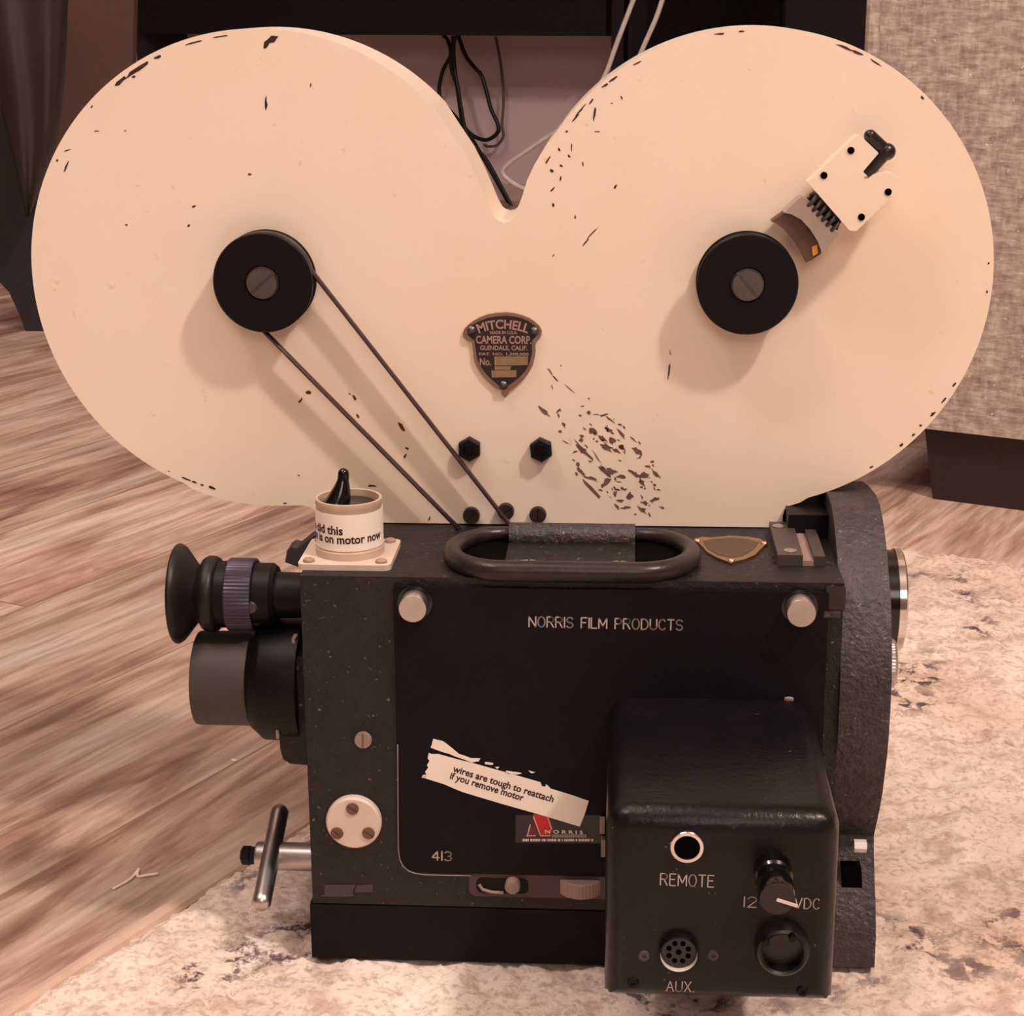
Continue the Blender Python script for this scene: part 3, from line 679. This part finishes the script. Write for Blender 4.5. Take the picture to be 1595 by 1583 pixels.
# lens seat at the front (right)
XF = .1591
LY = .058; lz = at(1395, 934, LY).z; lr_ = rad(81, LY, 1390, 934); lx0 = at(1403, 934, LY-lr_*.9).x-XF; lx1 = at(1415, 934, LY-lr_*.9).x-XF
lc = Vector((XF, LY, lz))
bm = NB(); lathe(bm, lc, (1,0,0), [(-.002,0),(-.002,lr_*.97),(lx0,lr_*.97),(lx0,lr_*.8),(.002,lr_*.78),(.002,0)], 72); LR = part('lens_ring', bm, GLOSSB)
bm = NB(); lathe(bm, lc, (1,0,0), [(lx0-.0003,lr_*.85),(lx0-.0003,lr_),(lx1-.0007,lr_),(lx1,lr_*.95),(lx1,lr_*.85),(lx0-.0003,lr_*.85)], 72); part('chrome_rim', bm, CHROME, LR, smooth=40)
KY = .030; kz = at(1392, 1033, KY).z; kr = rad(38, KY, 1392, 1033); kx = at(1399, 1033, KY-kr*.9).x-XF; kc = Vector((XF, KY, kz)); bm = NB(); lathe(bm, kc, (1,0,0), [(-.001,0),(-.001,kr),(kx-.001,kr),(kx,kr*.92),(kx,0)], 90, rfun=lambda i, h: 1+.025*(i % 2)); part('knurled_collar', bm, ALU, smooth=20)

# ---- side door with lettering, knobs
YD = -.0018
dl = at(619, 1200, YD).x; dr = at(1284, 1100, YD).x; db = at(760, 1362, YD).z; dt = ZT-.0035
bm = NB(); prism(bm, rrect(dl, db, dr, dt, [.0085,.004,.001,.001], 8), YD, .004)
DOOR = part('door', bm, DOORM, FC, 'satin black side door', bevel=.0005, smooth=30)
bm = NB(); tube(bm, [at(x, y, YD-.0001) for x, y in [(619.5,1160),(619.7,1220),(620,1280),(620.5,1325),(623,1340),(628,1350),(636,1357),(647,1361),(662,1363),(700,1364),(733,1364.5)]], .00022, 6)  # pale tube drawn as the highlight along the door's lower left edge
part('edge_highlight', bm, plain('edge_highlight_lilac', (150,138,150), .35), DOOR, smooth=180)
bm = NB(); stroke_text(bm, 'NORRIS FILM PRODUCTS', front_map(824, 976.5, YD-.00012, -radians(.45)), rad(17, YD), width=rad(241.5, YD), w=.12, gap=.2)
part('lettering', bm, ENGR, DOOR)
bm = NB(); stroke_text(bm, '413', front_map(673, 1340, YD-.00012, -radians(1)), rad(16, YD), width=rad(32, YD), w=.13); part('serial_number', bm, ENGR, DOOR)
def knob(x, y, rpx):
    o = at(x, y, YD-.0085); o.y = YD; r = rad(rpx, YD-.0085, x, y)
    bm = NB(); lathe(bm, o, NEG, [(0,0),(0,r*1.22),(.0007,r*1.22),(.0007,r)], 48); part('knob_washer', bm, GLOSSB, DOOR)
    bm = NB(); lathe(bm, o, NEG, [(.0007,0),(.0007,r*.97),(.008,r),(.0086,r*.94),(.0086,0)], 48); part('door_knob', bm, ALU, DOOR)
knob(642.5, 949, 22.5); knob(1248.5, 956, 23.5)
bm = NB(); q0 = at(1287, 906, -.0006); q1_ = at(1316, 950, -.0006); box(bm, (q0.x, -.0012, q1_.z), (XR+.0006, .006, ZT-.0012)); part('door_stop', bm, plain('dark_redbrown_block', (42,26,28), .5), FC, bevel=.0004)
bm = NB(); q0 = at(1283, 951, -.0006); q1_ = at(1309, 961, -.0006); box(bm, (q0.x, -.002, q1_.z), (q1_.x, .006, q0.z)); part('ledge', bm, HAMMER_LIT, FC, bevel=.0004)

# ---- slotted latch and thumb wheel
YL = -.0012
bm = NB(); prism(bm, rrect(*[f for p in (at(731, 1396, YL), at(944, 1363, YL)) for f in (p.x, p.z)], [.003,.0005,.0005,.003], 5), YL, .004)
LT = part('latch_plate', bm, REDBR, FC, bevel=.0003)
bm = NB(); a_, b_ = at(742, 1391, YL-.0002), at(823, 1369, YL-.0002); prism(bm, rrect(a_.x, a_.z, b_.x, b_.z, .0027, 6), YL-.0002, YL+.001); part('slot', bm, BLACK, LT)
bm = NB(); tube(bm, [at(746, 1378, YL-.0004), at(752, 1386, YL-.0004), at(766, 1390, YL-.0004), at(784, 1391, YL-.0004)], .0007, 8); part('slot_edge', bm, GREYW, LT)
bm = NB(); o = at(798, 1383, YL-.004); o.y = YL; lathe(bm, o, NEG, [(0,0),(0,rad(12.5, YL)),(.0035,rad(13, YL)),(.0045,rad(11, YL)),(.0046,0)], 32); part('latch_pin', bm, GREYW, LT)
tw = at(904, 1372, -.002); bm = NB(); o = Vector((tw.x, .0035, tw.z-.0035))
lathe(bm, o, (0,0,1), [(-.0035,0),(-.0035,.0092),(-.003,.0097),(.003,.0097),(.0035,.0092),(.0035,0)], 80, rfun=lambda i, h: 1+.02*(i % 2)); part('thumb_wheel', bm, GREYW, FC, smooth=20)

# ---- round cover with three screws, single screw
o = at(550, 1284, -.004); o.y = 0; r = rad(43, -.003, 550, 1284)
bm = NB(); lathe(bm, o, NEG, [(0,0),(0,r),(.0026,r),(.0036,r*.93),(.0036,0)], 64); CV = part('round_cover', bm, BEIGE, FC, 'beige round cover held by three screws')
for i, (x, y) in enumerate([(549,1260),(525,1298),(574,1298)]):
    bm = NB(); q = at(x, y, -.0036); q.y = -.0034; slot_head(bm, q, NEG, rad(10.5, 0), .0010, [2.6,-.7,-.6][i], w=.09); part('screw', bm, plain('brown_screw', (112,78,66), .4), CV)
bm = NB(); q = at(566, 1152, 0); slot_head(bm, q, NEG, rad(14, 0), .0018, pi/2, w=.14); part('screw', bm, GREYW, FC)

# ---- printed paper strip on the door, small dark plaque
YPp = YD-.00016
def ragged(pts, amp, k=7):
    o2 = []
    for (p, q) in zip(pts, pts[1:]+pts[:1]):
        for i in range(k):
            t = i/k; o2.append((p[0]+(q[0]-p[0])*t+random.uniform(-amp, amp), p[1]+(q[1]-p[1])*t+random.uniform(-amp, amp)))
    return o2
edge = [(668,1173),(672,1175),(683,1175),(694,1178),(712,1183),(740,1190),(790,1204),(842,1219),(844,1225),(849,1226),(851,1222),(858,1229),(888,1238),(917,1248),(911,1268),(903,1288),(880,1281),(840,1269),(780,1252),(720,1234),(692,1222),(660,1212),(664,1206),(662,1203),(667,1196),(665,1192),(669,1186),(666,1181)]
bm = NB(); prism(bm, pf(edge, YPp), YPp, YPp+.0001)
PS = part('paper_label', bm, PAPER, FC, 'torn white printed paper strip stuck on the black door')
bm = NB()
put_text(bm, 'wires are tough to reattach', front_map(704.5, 1202, YPp-.00008, -radians(17.3)), width=rad(171, YPp), size=rad(17, YPp)); part('lettering', bm, INK, PS); bm = NB()
put_text(bm, 'if you remove motor', front_map(700, 1213, YPp-.00008, -radians(17.3)), width=rad(125, YPp), size=rad(17, YPp))
part('lettering', bm, INK, PS)
for poly in ([(675,1151),(690,1155),(705,1166),(715,1175),(733,1181),(748,1182),(746,1186),(735,1188),(724,1184),(700,1175),(671,1165)], [(755,1187),(768,1189),(768,1192),(756,1191)],
             [(771,1195),(778,1195),(775,1198)], [(788,1201),(803,1203),(813,1205),(804,1207),(789,1205)], [(823,1201),(834,1203),(828,1205)], [(658,1208),(664,1207),(662,1212),(657,1212)]):
    bm = NB(); prism(bm, pf(ragged(poly, .4, 3), YPp), YPp, YPp+.0001); part('torn_scrap', bm, PAPER, PS)
YQ = YD-.00008
bm = NB(); prism(bm, pf([(803,1270),(937,1270),(937,1314),(803,1313)], YQ), YQ, YQ+.0001)
PQ = part('plaque', bm, PLAQ, FC, 'small dark plaque with a red slanted emblem')
def quadpx(bm, pts, Y): bm.faces.new([bm.verts.new(at(x, y, Y)) for x, y in pts])
def s8(x, y): return 780+x/8.794, 1240+y/8.794
def linepx(bm, a, b, w, Y):
    d = Vector((b[0]-a[0], b[1]-a[1])).normalized(); n_ = Vector((-d.y, d.x))*w/2
    quadpx(bm, [(a[0]+n_.x, a[1]+n_.y), (b[0]+n_.x, b[1]+n_.y), (b[0]-n_.x, b[1]-n_.y), (a[0]-n_.x, a[1]-n_.y)], Y)
bm = NB(); quadpx(bm, [s8(*p) for p in [(440,250),(640,250),(705,465),(680,540),(545,540)]], YQ-.00006); part('red_emblem', bm, RED, PQ)
bm = NB(); quadpx(bm, [s8(*p) for p in [(405,390),(475,420),(520,545),(360,545)]], YQ-.00006); part('dark_emblem', bm, DKRED, PQ)
bm = NB()
for a_, b_ in [((445,280),(545,548)), ((545,548),(680,548)), ((640,280),(700,465)), ((405,390),(365,545)), ((350,548),(480,545))]: linepx(bm, s8(*a_), s8(*b_), 1.7, YQ-.0001)
part('emblem_outline', bm, plain('pale_pink_outline', (230,170,150), .5), PQ)
bm = NB(); put_text(bm, 'N O R R I S', front_map(*s8(605,512), YQ-.0001), width=rad(545/8.794, YQ), size=rad(8.5, YQ)); part('lettering', bm, WHITEP, PQ)
bm = NB()
for x in range(700, 1150, 28): quadpx(bm, [s8(x, 528), s8(x+23, 528), s8(x+23, 572), s8(x, 572)], YQ-.00008)
part('small_lettering', bm, GREYP, PQ)
bm = NB(); x = 300
while x < 1260:
    w_ = random.choice([14, 20, 28, 36]); quadpx(bm, [s8(x, 590), s8(x+w_, 590), s8(x+w_, 622), s8(x, 622)], YQ-.00008); x += w_+random.choice([6, 8, 20])
part('small_lettering', bm, WHITEP, PQ)
# bright bolts squeezed between door and motor box
for (x0, y0, x1, y1) in [(934,1276,942,1296),(936,1306,943,1332)]:
    bm = NB(); a_, b_ = at(x0, y1, -.004), at(x1, y0, -.004); box(bm, (a_.x, -.006, a_.z), (b_.x, YD, b_.z)); part('bolt_end', bm, GREYW, FC, bevel=.0005)

# ---- motor box
YF = -.1085
zt_, zb_ = .1245, .0478
xl0, xr0 = at(942.5, 1400, YF).x, at(1306.5, 1400, YF).x
bm = NB(); box(bm, (xl0, YF, zb_), (xr0, YD+.0002, zt_))
es = [e for e in bm.edges if all(abs(v.co.y-YF) < 1e-6 for v in e.verts) or (e.verts[0].co.z > zt_-1e-6 and e.verts[1].co.z > zt_-1e-6 and abs(e.verts[0].co.x-e.verts[1].co.x) < 1e-6)]
bmesh.ops.bevel(bm, geom=es, offset=.0088, segments=8, profile=.5, affect='EDGES', clamp_overlap=True)
es = [e for e in bm.edges if len(e.link_faces) == 2 and e.calc_face_angle(0) > 1.2]
bmesh.ops.bevel(bm, geom=es, offset=.0012, segments=2, affect='EDGES', clamp_overlap=True)
MB = part('motor_box', bm, BOXM, FC, 'glossy black motor box projecting towards the viewer')
YT = YF-.00015
bm = NB()
stroke_text(bm, 'REMOTE', front_map(1028.5, 1379, YT, -radians(1)), rad(21, YT), width=rad(87, YT), w=.085); part('lettering', bm, ENGR, MB); bm = NB()
stroke_text(bm, 'AUX.', front_map(1038, 1544, YT, -radians(1)), rad(19, YT), width=rad(46, YT), w=.09); part('lettering', bm, ENGR, MB); bm = NB()
stroke_text(bm, '12', front_map(1159, 1413, YT, -radians(1)), rad(18.5, YT), width=rad(19.5, YT), w=.1); part('lettering', bm, ENGR, MB); bm = NB()
stroke_text(bm, 'VDC', front_map(1238, 1415, YT, -radians(1)), rad(18.5, YT), width=rad(40, YT), w=.1)
part('lettering', bm, ENGR, MB)
o = at(1070, 1318, YF); r = rad(28, YF)
bm = NB(); lathe(bm, o, NEG, [(-.001,r),(.0012,r),(.0016,r*.95),(.0016,r*.76),(.001,r*.72),(-.001,r*.72)], 56); part('jack_ring', bm, CHROME, MB)
bm = NB(); lathe(bm, o, NEG, [(0,r*.74),(.0004,r*.74),(.0004,r*.4),(.0002,r*.35),(.0002,0)], 40); part('jack_hole', bm, DEEP, MB)
# pointer knob
kt = at(1211, 1401, YF-.022); o = Vector((kt.x, YF, kt.z)); r = rad(31, YF-.022)
bm = NB(); lathe(bm, o, NEG, [(0,0),(0,r*1.06),(.006,r*1.04),(.007,r*.92),(.011,r*.9),(.012,r*.98),(.020,r),(.0217,r*.93)], 56); lathe(bm, o, NEG, [(.0217,r*.93),(.0217,0)], 56)
part('pointer_knob', bm, GLOSSB, MB)
bm = NB(); lathe(bm, o, NEG, [(.0217,0),(.0217,r*.9),(.0222,r*.88),(.0222,0)], 56); part('knob_cap', bm, plain('knob_cap_brown_black', (40,30,30), .6), MB)
bm = NB(); p, q = at(1210, 1402, YF-.0225), at(1242, 1412, YF-.0225); d = (q-p).normalized(); n_ = Vector((-d.z, 0, d.x))*.00055
vs_ = [p+n_, p-n_, q-n_, q+n_]; prism(bm, [(v.x, v.z) for v in vs_], YF-.0226, YF-.0221); part('pointer_line', bm, WHITEP, MB)
# round multi-pin socket
o = at(1057, 1480, YF); r = rad(33, YF)
bm = NB(); lathe(bm, o, NEG, [(0,r),(.0036,r),(.0040,r*.97),(.0040,r*.94),(.0038,r*.93)], 56); part('socket_ring', bm, BLACK, MB)
bm = NB(); lathe(bm, o, NEG, [(.0038,r*.93),(.0004,r*.91)], 56); part('socket_liner', bm, plain('bright_socket_liner', (235,225,215), .3), MB)
bm = NB(); lathe(bm, o, NEG, [(0,0),(0,r*.91),(.0012,r*.91),(.0016,r*.84),(.0016,0)], 56); part('socket', bm, plain('socket_insert', (40,30,32), .4), MB)
bm = NB()
for k in range(8):
    t = 2*pi*k/8+pi/8; q = Vector((o.x+cos(t)*r*.52, YF-.00165, o.z+sin(t)*r*.52)); cyl(bm, q, NEG, -.0002, .0001, r*.14, 14)
cyl(bm, Vector((o.x, YF-.00165, o.z)), NEG, -.0002, .0001, r*.15, 14); part('pin_holes', bm, DEEP, MB)
# power connector
o = at(1219, 1482, YF-.004); o.y = YF; r = rad(44, YF-.004)
bm = NB(); lathe(bm, o, NEG, [(0,r*1.04),(.003,r*1.04),(.0055,r*.96),(.0062,r*.86),(.0055,r*.78),(.0012,r*.76),(.0012,0)], 60); part('power_connector', bm, plain('connector_black', (17,13,15), .35), MB)
for x, y in [(1193,1462),(1233,1456)]:
    bm = NB(); q = at(x, y, YF-.005); q.y = YF; cyl(bm, q, NEG, 0, .0085, .0013, 14); part('contact_pin', bm, BLACK, MB)
for x, y in [(1003,1489),(1111,1488),(986,1531),(1250,1544)]:
    bm = NB(); q = at(x, y, YF); lathe(bm, q, NEG, [(0,0),(0,.0022),(.0007,.0019),(.0007,.0008),(.0002,.0006),(.0002,0)], 22); part('screw', bm, DGREY if y < 1500 else BLACK, MB)
for x, y in [(971,1080),(1228,1087)]:
    bm = NB(); q = onz(x, y, zt_); lathe(bm, Vector((q.x, max(q.y, -.016), zt_)), (0,0,1), [(-.001,0),(-.001,.003),(.0008,.003),(.0014,.0022),(.0014,0)], 24); part('screw', bm, GREYW, MB)

# ---- carrying handle on the top edge
zh = ZT+.0032
f0 = onz(890, 891, zh); b0_ = onz(890, 832, zh); xa = onz(702, 868, zh).x; xb = onz(1078, 872, zh).x
yf, yb2 = f0.y, b0_.y; yc = (yf+yb2)/2; hw = (yb2-yf)/2; ew = hw*.85
cen = []
for k in range(25): t = pi/2+pi*k/24; cen.append(Vector((xa+ew+ew*cos(t), yc+hw*sin(t), zh)))
for k in range(25): t = -pi/2+pi*k/24; cen.append(Vector((xb-ew+ew*cos(t), yc+hw*sin(t), zh)))
bm = NB(); tube(bm, cen, lambda t: .0030+.0014*sin(pi*t), 20, closed=True)
HD = part('carrying_handle', bm, black_hammer('handle_black', .32, (34,28,30), False, .25), FC, 'black oval carrying handle on the top edge', smooth=180)
bm = NB(); prismz(bm, [(c.x, c.y) for c in cen], ZT-.001, ZT+.0008); part('handle_well', bm, DEEP, HD)
gY = yb2-.004; gz = at(890, 836, gY).z; gr = rad(21, gY, 890, 836); gx0, gx1 = at(794, 836, gY).x, at(989, 836, gY).x
bm = NB(); tube(bm, [Vector((gx0+(gx1-gx0)*k/8, gY, gz)) for k in range(9)], gr, 24); part('grip', bm, HAMMER_LIT, HD, smooth=40)
bm = NB(); box(bm, (gx0, yf-.001, ZT+.0006), (gx1, gY-.002, ZT+.0018)); part('handle_bracket', bm, HAMMER, HD, bevel=.001)
for x, y in [(823,869),(965,871)]:
    q = onz(x, y, zh+.0020); bm = NB(); slot_head(bm, Vector((q.x, q.y, ZT+.0016)), (0,0,1), .0052, .0014, .0, w=.09); part('screw', bm, GREYW, HD)

# ---- brass badge on the top
def topm(x, y): q = onz(x, y, ZT+.0004); return (q.x, q.y)
bm = NB(); prismz(bm, [topm(*p) for p in [(1083,843),(1092,838),(1110,839),(1138,836),(1165,838),(1184,841),(1194,848),(1186,856),(1176,866),(1160,873),(1146,876),(1139,879),(1132,876),(1116,870),(1102,862),(1094,853)]], ZT-.0002, ZT+.0009)
BG = part('badge', bm, BRASS, FC, 'small worn brass badge on the top of the body', bevel=.0003)
bm = NB(); prismz(bm, [topm(*p) for p in [(1095,845),(1112,842),(1138,840),(1165,842),(1182,847),(1172,859),(1156,868),(1139,871),(1118,866),(1102,857)]], ZT+.0008, ZT+.0011); part('dark_field', bm, plain('badge_field', (84,64,46), .5, .5, .6, 300), BG)
for p in [(1086,844),(1190,848),(1139,875)]:
    x, y = topm(*p); bm = NB(); lathe(bm, (x, y, ZT+.0008), (0,0,1), [(0,.0017),(.0008,.0014),(.0012,0)], 16); part('rivet', bm, metal('copper_rivet', (.6,.36,.26,1), .35), BG, smooth=80)
# ---- accessory shoe
zs_ = ZT+.0045
def topq(x, y, z): q = onz(x, y, z); return q
bm = NB(); x0, x1 = topq(1212, 866, zs_).x, topq(1286, 866, zs_).x; y0, y1 = topq(1240, 865, zs_).y, topq(1225, 813, zs_).y
xm0, xm1 = topq(1251, 866, zs_).x, topq(1268, 866, zs_).x
box(bm, (x0, y0, ZT-.0003), (xm0, y1, zs_)); 
SHO = part('accessory_shoe', bm, plain('shoe_grey_brown', (72,60,58), .45), FC, 'dark metal accessory shoe with a slot', bevel=.0003)
bm = NB(); box(bm, (xm1, y0, ZT-.0003), (x1, y1, zs_-.0004)); part('rail', bm, plain('shoe_rail', (68,58,54), .45), SHO, bevel=.0003)
bm = NB(); box(bm, (xm0, y0-.0002, ZT-.0003), (xm1, y1, ZT+.0022)); part('channel', bm, GREYW, SHO)
for x, y in [(1231,858),(1213,820)]:
    q = topq(x, y, zs_); bm = NB(); lathe(bm, (q.x, q.y, zs_), (0,0,1), [(-.0003,.0028),(.0003,.0028),(.0005,.0018),(.0005,0)], 20); part('screw', bm, ALU, SHO)
# added black block standing for the magazine's shadow on the housing
bm = NB(); box(bm, (.1212, .062, ZT-.0005), (.1388, .118, ZT+.0105)); part('shadow_block', bm, BLACK, FC, bevel=.002)

# ---- electrical connector on the top left
zc_ = ZT
cc = onz(551, 850, zc_+.002); rc = rad(51.5, cc.y, 550, 820)
def tz(x, y, z): q = onz(x, y, z); return (q.x, q.y)
fy0 = onz(550, 882, zc_+.002).y
bm = NB(); hw_ = rad(70, cc.y, 550, 850)
fl_ = rrect(cc.x-hw_, fy0, cc.x+hw_*1.0, fy0+2*hw_*.98, .003, 5); prismz(bm, fl_, zc_-.0002, zc_+.0024)
CN = part('connector', bm, BEIGE, FC, 'beige square-flanged electrical socket on top of the body', bevel=.0004)
cc = Vector((cc.x, fy0+hw_*.98, zc_))
ztop = zc_+.0265
bm = NB(); lathe(bm, cc, (0,0,1), [(.0022,rc*1.02),(.0055,rc*1.02),(.0062,rc*.97),(.0235,rc*.97),(.0240,rc*.99),(.0262,rc*.98),(.0265,rc*.95),(.0262,rc*.90),(.021,rc*.89),(.021,0)], 64); part('shell', bm, plain('aged_cream_metal', (206,182,160), .4), CN)
for sx in (-1, 1):
    for sy in (-1, 1):
        bm = NB(); lathe(bm, cc+Vector((sx*hw_*.78, sy*hw_*.76, .0022)), (0,0,1), [(0,.0024),(.0012,.0024),(.0017,.0017),(.0017,0)], 18); part('screw', bm, plain('tan_screw', (176,146,122), .45), CN)
# rubber plug sticking out
bm = NB(); lathe(bm, cc+Vector((0,0,.0205)), (0,0,1), [(0,0),(0,rc*.885),(.0025,rc*.885),(.0032,rc*.8),(.0032,0)], 40)
st = cc+Vector((-.0022, -.004, .0225)); tube(bm, catmull([st+Vector((-.003,0,-.001)), st+Vector((-.0005,.0005,.006)), st+Vector((.0005,.001,.011)), st+Vector((.0008,.0014,.0145))], 6), lambda t: .0074-.0050*min(1, t*1.35)**.6, 16)
bmesh.ops.create_icosphere(bm, subdivisions=2, radius=.0024, matrix=Matrix.Translation(st+Vector((.0008,.0014,.0145)))); part('rubber_plug', bm, GLOSSB, CN, smooth=60)
# paper sleeve with print
rs = rc*1.0; z0s, z1s = zc_+.0065, zc_+.0222
bm = NB(); lathe(bm, cc, (0,0,1), [(.0065,rs*.98),(.0065,rs),(.0222,rs),(.0222,rs*.98)], 72)
SL = part('paper_sleeve', bm, PAPER, FC, 'white printed paper strip wrapped round the socket')
bm = NB()
def onsleeve(th0, z):
    def fm(u, v):
        t = th0+u/rs; zz_ = z+v
        return cc+Vector((sin(t)*(rs+.00012), -cos(t)*(rs+.00012), zz_))
    return fm
put_text(bm, 'n did this', onsleeve(-1.32, .0138), width=rs*1.28, size=.0052); part('lettering', bm, INK, SL); bm = NB()
put_text(bm, 'on is on motor now', onsleeve(-1.36, .0100), width=rs*2.62, size=.0052)
part('lettering', bm, INK, SL)

# ---- viewfinder eyepiece (left)
YE = .028
def axpt(x, y): return at(x, y, YE)
e0 = axpt(432, 918); exc = lambda x: axpt(x, 925).x
ez = axpt(370, 926).z
def ring_prof(lst): # (photo x, radius px) -> along -X from XL
    return [(-(exc(x)), rad(rp, YE)) for x, rp in lst]
O0 = Vector((0, YE, ez))
def lathex(lst, n=64, rfun=None):
    bm = NB(); lathe(bm, O0, (-1,0,0), ring_prof(lst), n, rfun); return bm
EP = part('eyepiece', lathex([(480,0),(480,36),(432,37),(432,46),(426,51),(400,51),(400,54),(376,54),(345,53),(341,53),(341,0)][::1]), BLACK, FC, 'black viewfinder eyepiece with a flared rubber eyecup')
part('knurled_ring', lathex([(399,50),(399,57),(397,57.5),(360,57.5),(358,56),(358,50)], 120, lambda i, h: 1+.018*(i % 2)), plain('purple_black_metal', (52,44,66), .3), EP, smooth=15)
bm = lathex([(342,52),(341,58),(335,61),(326,61),(319,57),(314,48),(310,46),(306,50),(296,64),(287,76),(281,80),(278,80),(276,78),(280,70),(292,56),(300,40),(300,0)])
part('eyecup', bm, RUBBER, EP, smooth=60)
bm = NB(); q = at(391, 946, YE-.013); lathe(bm, Vector((q.x, q.y+.004, q.z)), NEG, [(0,0),(0,.0032),(.004,.0032),(.0055,.0022),(.0058,0)], 24); part('thumb_screw', bm, DGREY, EP)
bm = NB(); prism(bm, pf([(380,940),(398,935),(406,945),(408,968),(402,975),(388,973),(382,962)], YE-.010), YE-.010, YE-.002); part('locking_lever', bm, BLACK, EP, bevel=.001)
# ---- second viewing tube below
tz_ = at(350, 1056, YE).z; O0 = Vector((0, YE, tz_))
bm = lathex([(400,0),(400,76),(308,76),(304,75),(304,70),(330,68),(330,0)])
VT = part('viewing_tube', bm, DGREY, FC, 'matte dark grey tube below the eyepiece', smooth=40)
bm = lathex([(470,0),(470,98),(413,98),(409,96),(391,80),(389,76),(389,0)]); part('flange', bm, BLACK, VT)
for x, y in [(404,1124)]:
    bm = NB(); q = at(x, y, YE-.018); lathe(bm, q, (-1,-1,0), [(-.002,0),(-.002,.0012),(.001,.001),(.001,0)], 14); part('screw', bm, GREYW, VT)
bm = NB(); prism(bm, pf([(433,1030),(473,1022),(478,1192),(452,1190),(441,1183),(436,1165)], .010), .010, .075); part('mounting_block', bm, HAMMER, FC, bevel=.003, seg=3)
for x, y, w_, h_ in [(431,1045,5,22),(431,1078,6,12),(434,1140,4,14),(459,995,5,7)]:
    bm = NB(); a_, b_ = at(x-w_/2, y+h_/2, .009), at(x+w_/2, y-h_/2, .009); box(bm, (a_.x, .006, a_.z), (b_.x, .012, b_.z)); part('bright_edge', bm, GREYW, FC, bevel=.0004)
bm = NB(); prism(bm, pf([(444,876),(447,858),(454,853),(463,855),(478,843),(489,834),(500,834),(500,880),(466,884)], .060), .060, .072); part('bracket', bm, DGREY, FC, bevel=.001)

# ---- clamp handle, lower left
YC = .030
c0 = at(400, 1334, YC); hz = at(440, 1334, YC).z; rr = rad(23.5, YC)
bm = NB(); lathe(bm, Vector((XL+.006, YC, hz)), (-1,0,0), [(0,0),(0,rr),(XL+.006-c0.x-.001,rr),(XL+.006-c0.x,rr*.93),(XL+.006-c0.x,0)], 48); CH = part('clamp_handle', bm, ALU, FC, 'steel clamp handle with a tilted cross bar')
bm = NB(); lathe(bm, Vector((c0.x+.0005, YC, hz)), (-1,0,0), [(0,0),(0,rr*.62),(.003,rr*.62),(.0036,rr*.68),(.0068,rr*.66),(.0075,rr*.5),(.0075,0)], 6); part('end_nut', bm, BLACK, CH, smooth=20)
tp = at(437, 1258, YC+.020); bt_ = at(406, 1414, YC-.030)
bm = NB(); rod = [tp.lerp(bt_, k/24) for k in range(25)]
tube(bm, rod, lambda t: .0041*(1-.35*max(0, (abs(t-.5)-.46)/.04)), 20); part('cross_bar', bm, STEEL, CH, smooth=60)

# ------------------------------------------------------------------ crumbs on the floor
def crumb(x, y, l, w, ang, label):
    q = onz(x, y, ZF); bm = NB(); bmesh.ops.create_icosphere(bm, subdivisions=2, radius=1.0)
    for v in bm.verts: v.co += v.co*random.uniform(-.25, .25)
    bmesh.ops.scale(bm, verts=bm.verts[:], vec=(l/2, w/2, w/3)); bmesh.ops.rotate(bm, verts=bm.verts[:], cent=(0,0,0), matrix=Matrix.Rotation(ang, 3, 'Z'))
    zmin = min(v.co.z for v in bm.verts); bmesh.ops.translate(bm, verts=bm.verts[:], vec=(q.x, q.y, ZF-zmin)); tag(obj('crumb', bm, PAPER, None, smooth=60), label, 'crumb')
crumb(364, 1186, .0038, .0022, -.3, 'tiny white crumb on the wood floor just below the grey viewing tube')
q = onz(208, 1371, ZF)
bm = NB(); tube(bm, catmull([onz(x, y, ZF+.0008) for x, y in [(176,1385),(196,1374),(207,1366),(217,1353),(214,1365),(228,1364),(246,1361)]], 5), .0007, 8)
tag(obj('thread', bm, PAPER, None, smooth=180), 'short white thread lying on the wood floor beside the rug edge', 'thread')
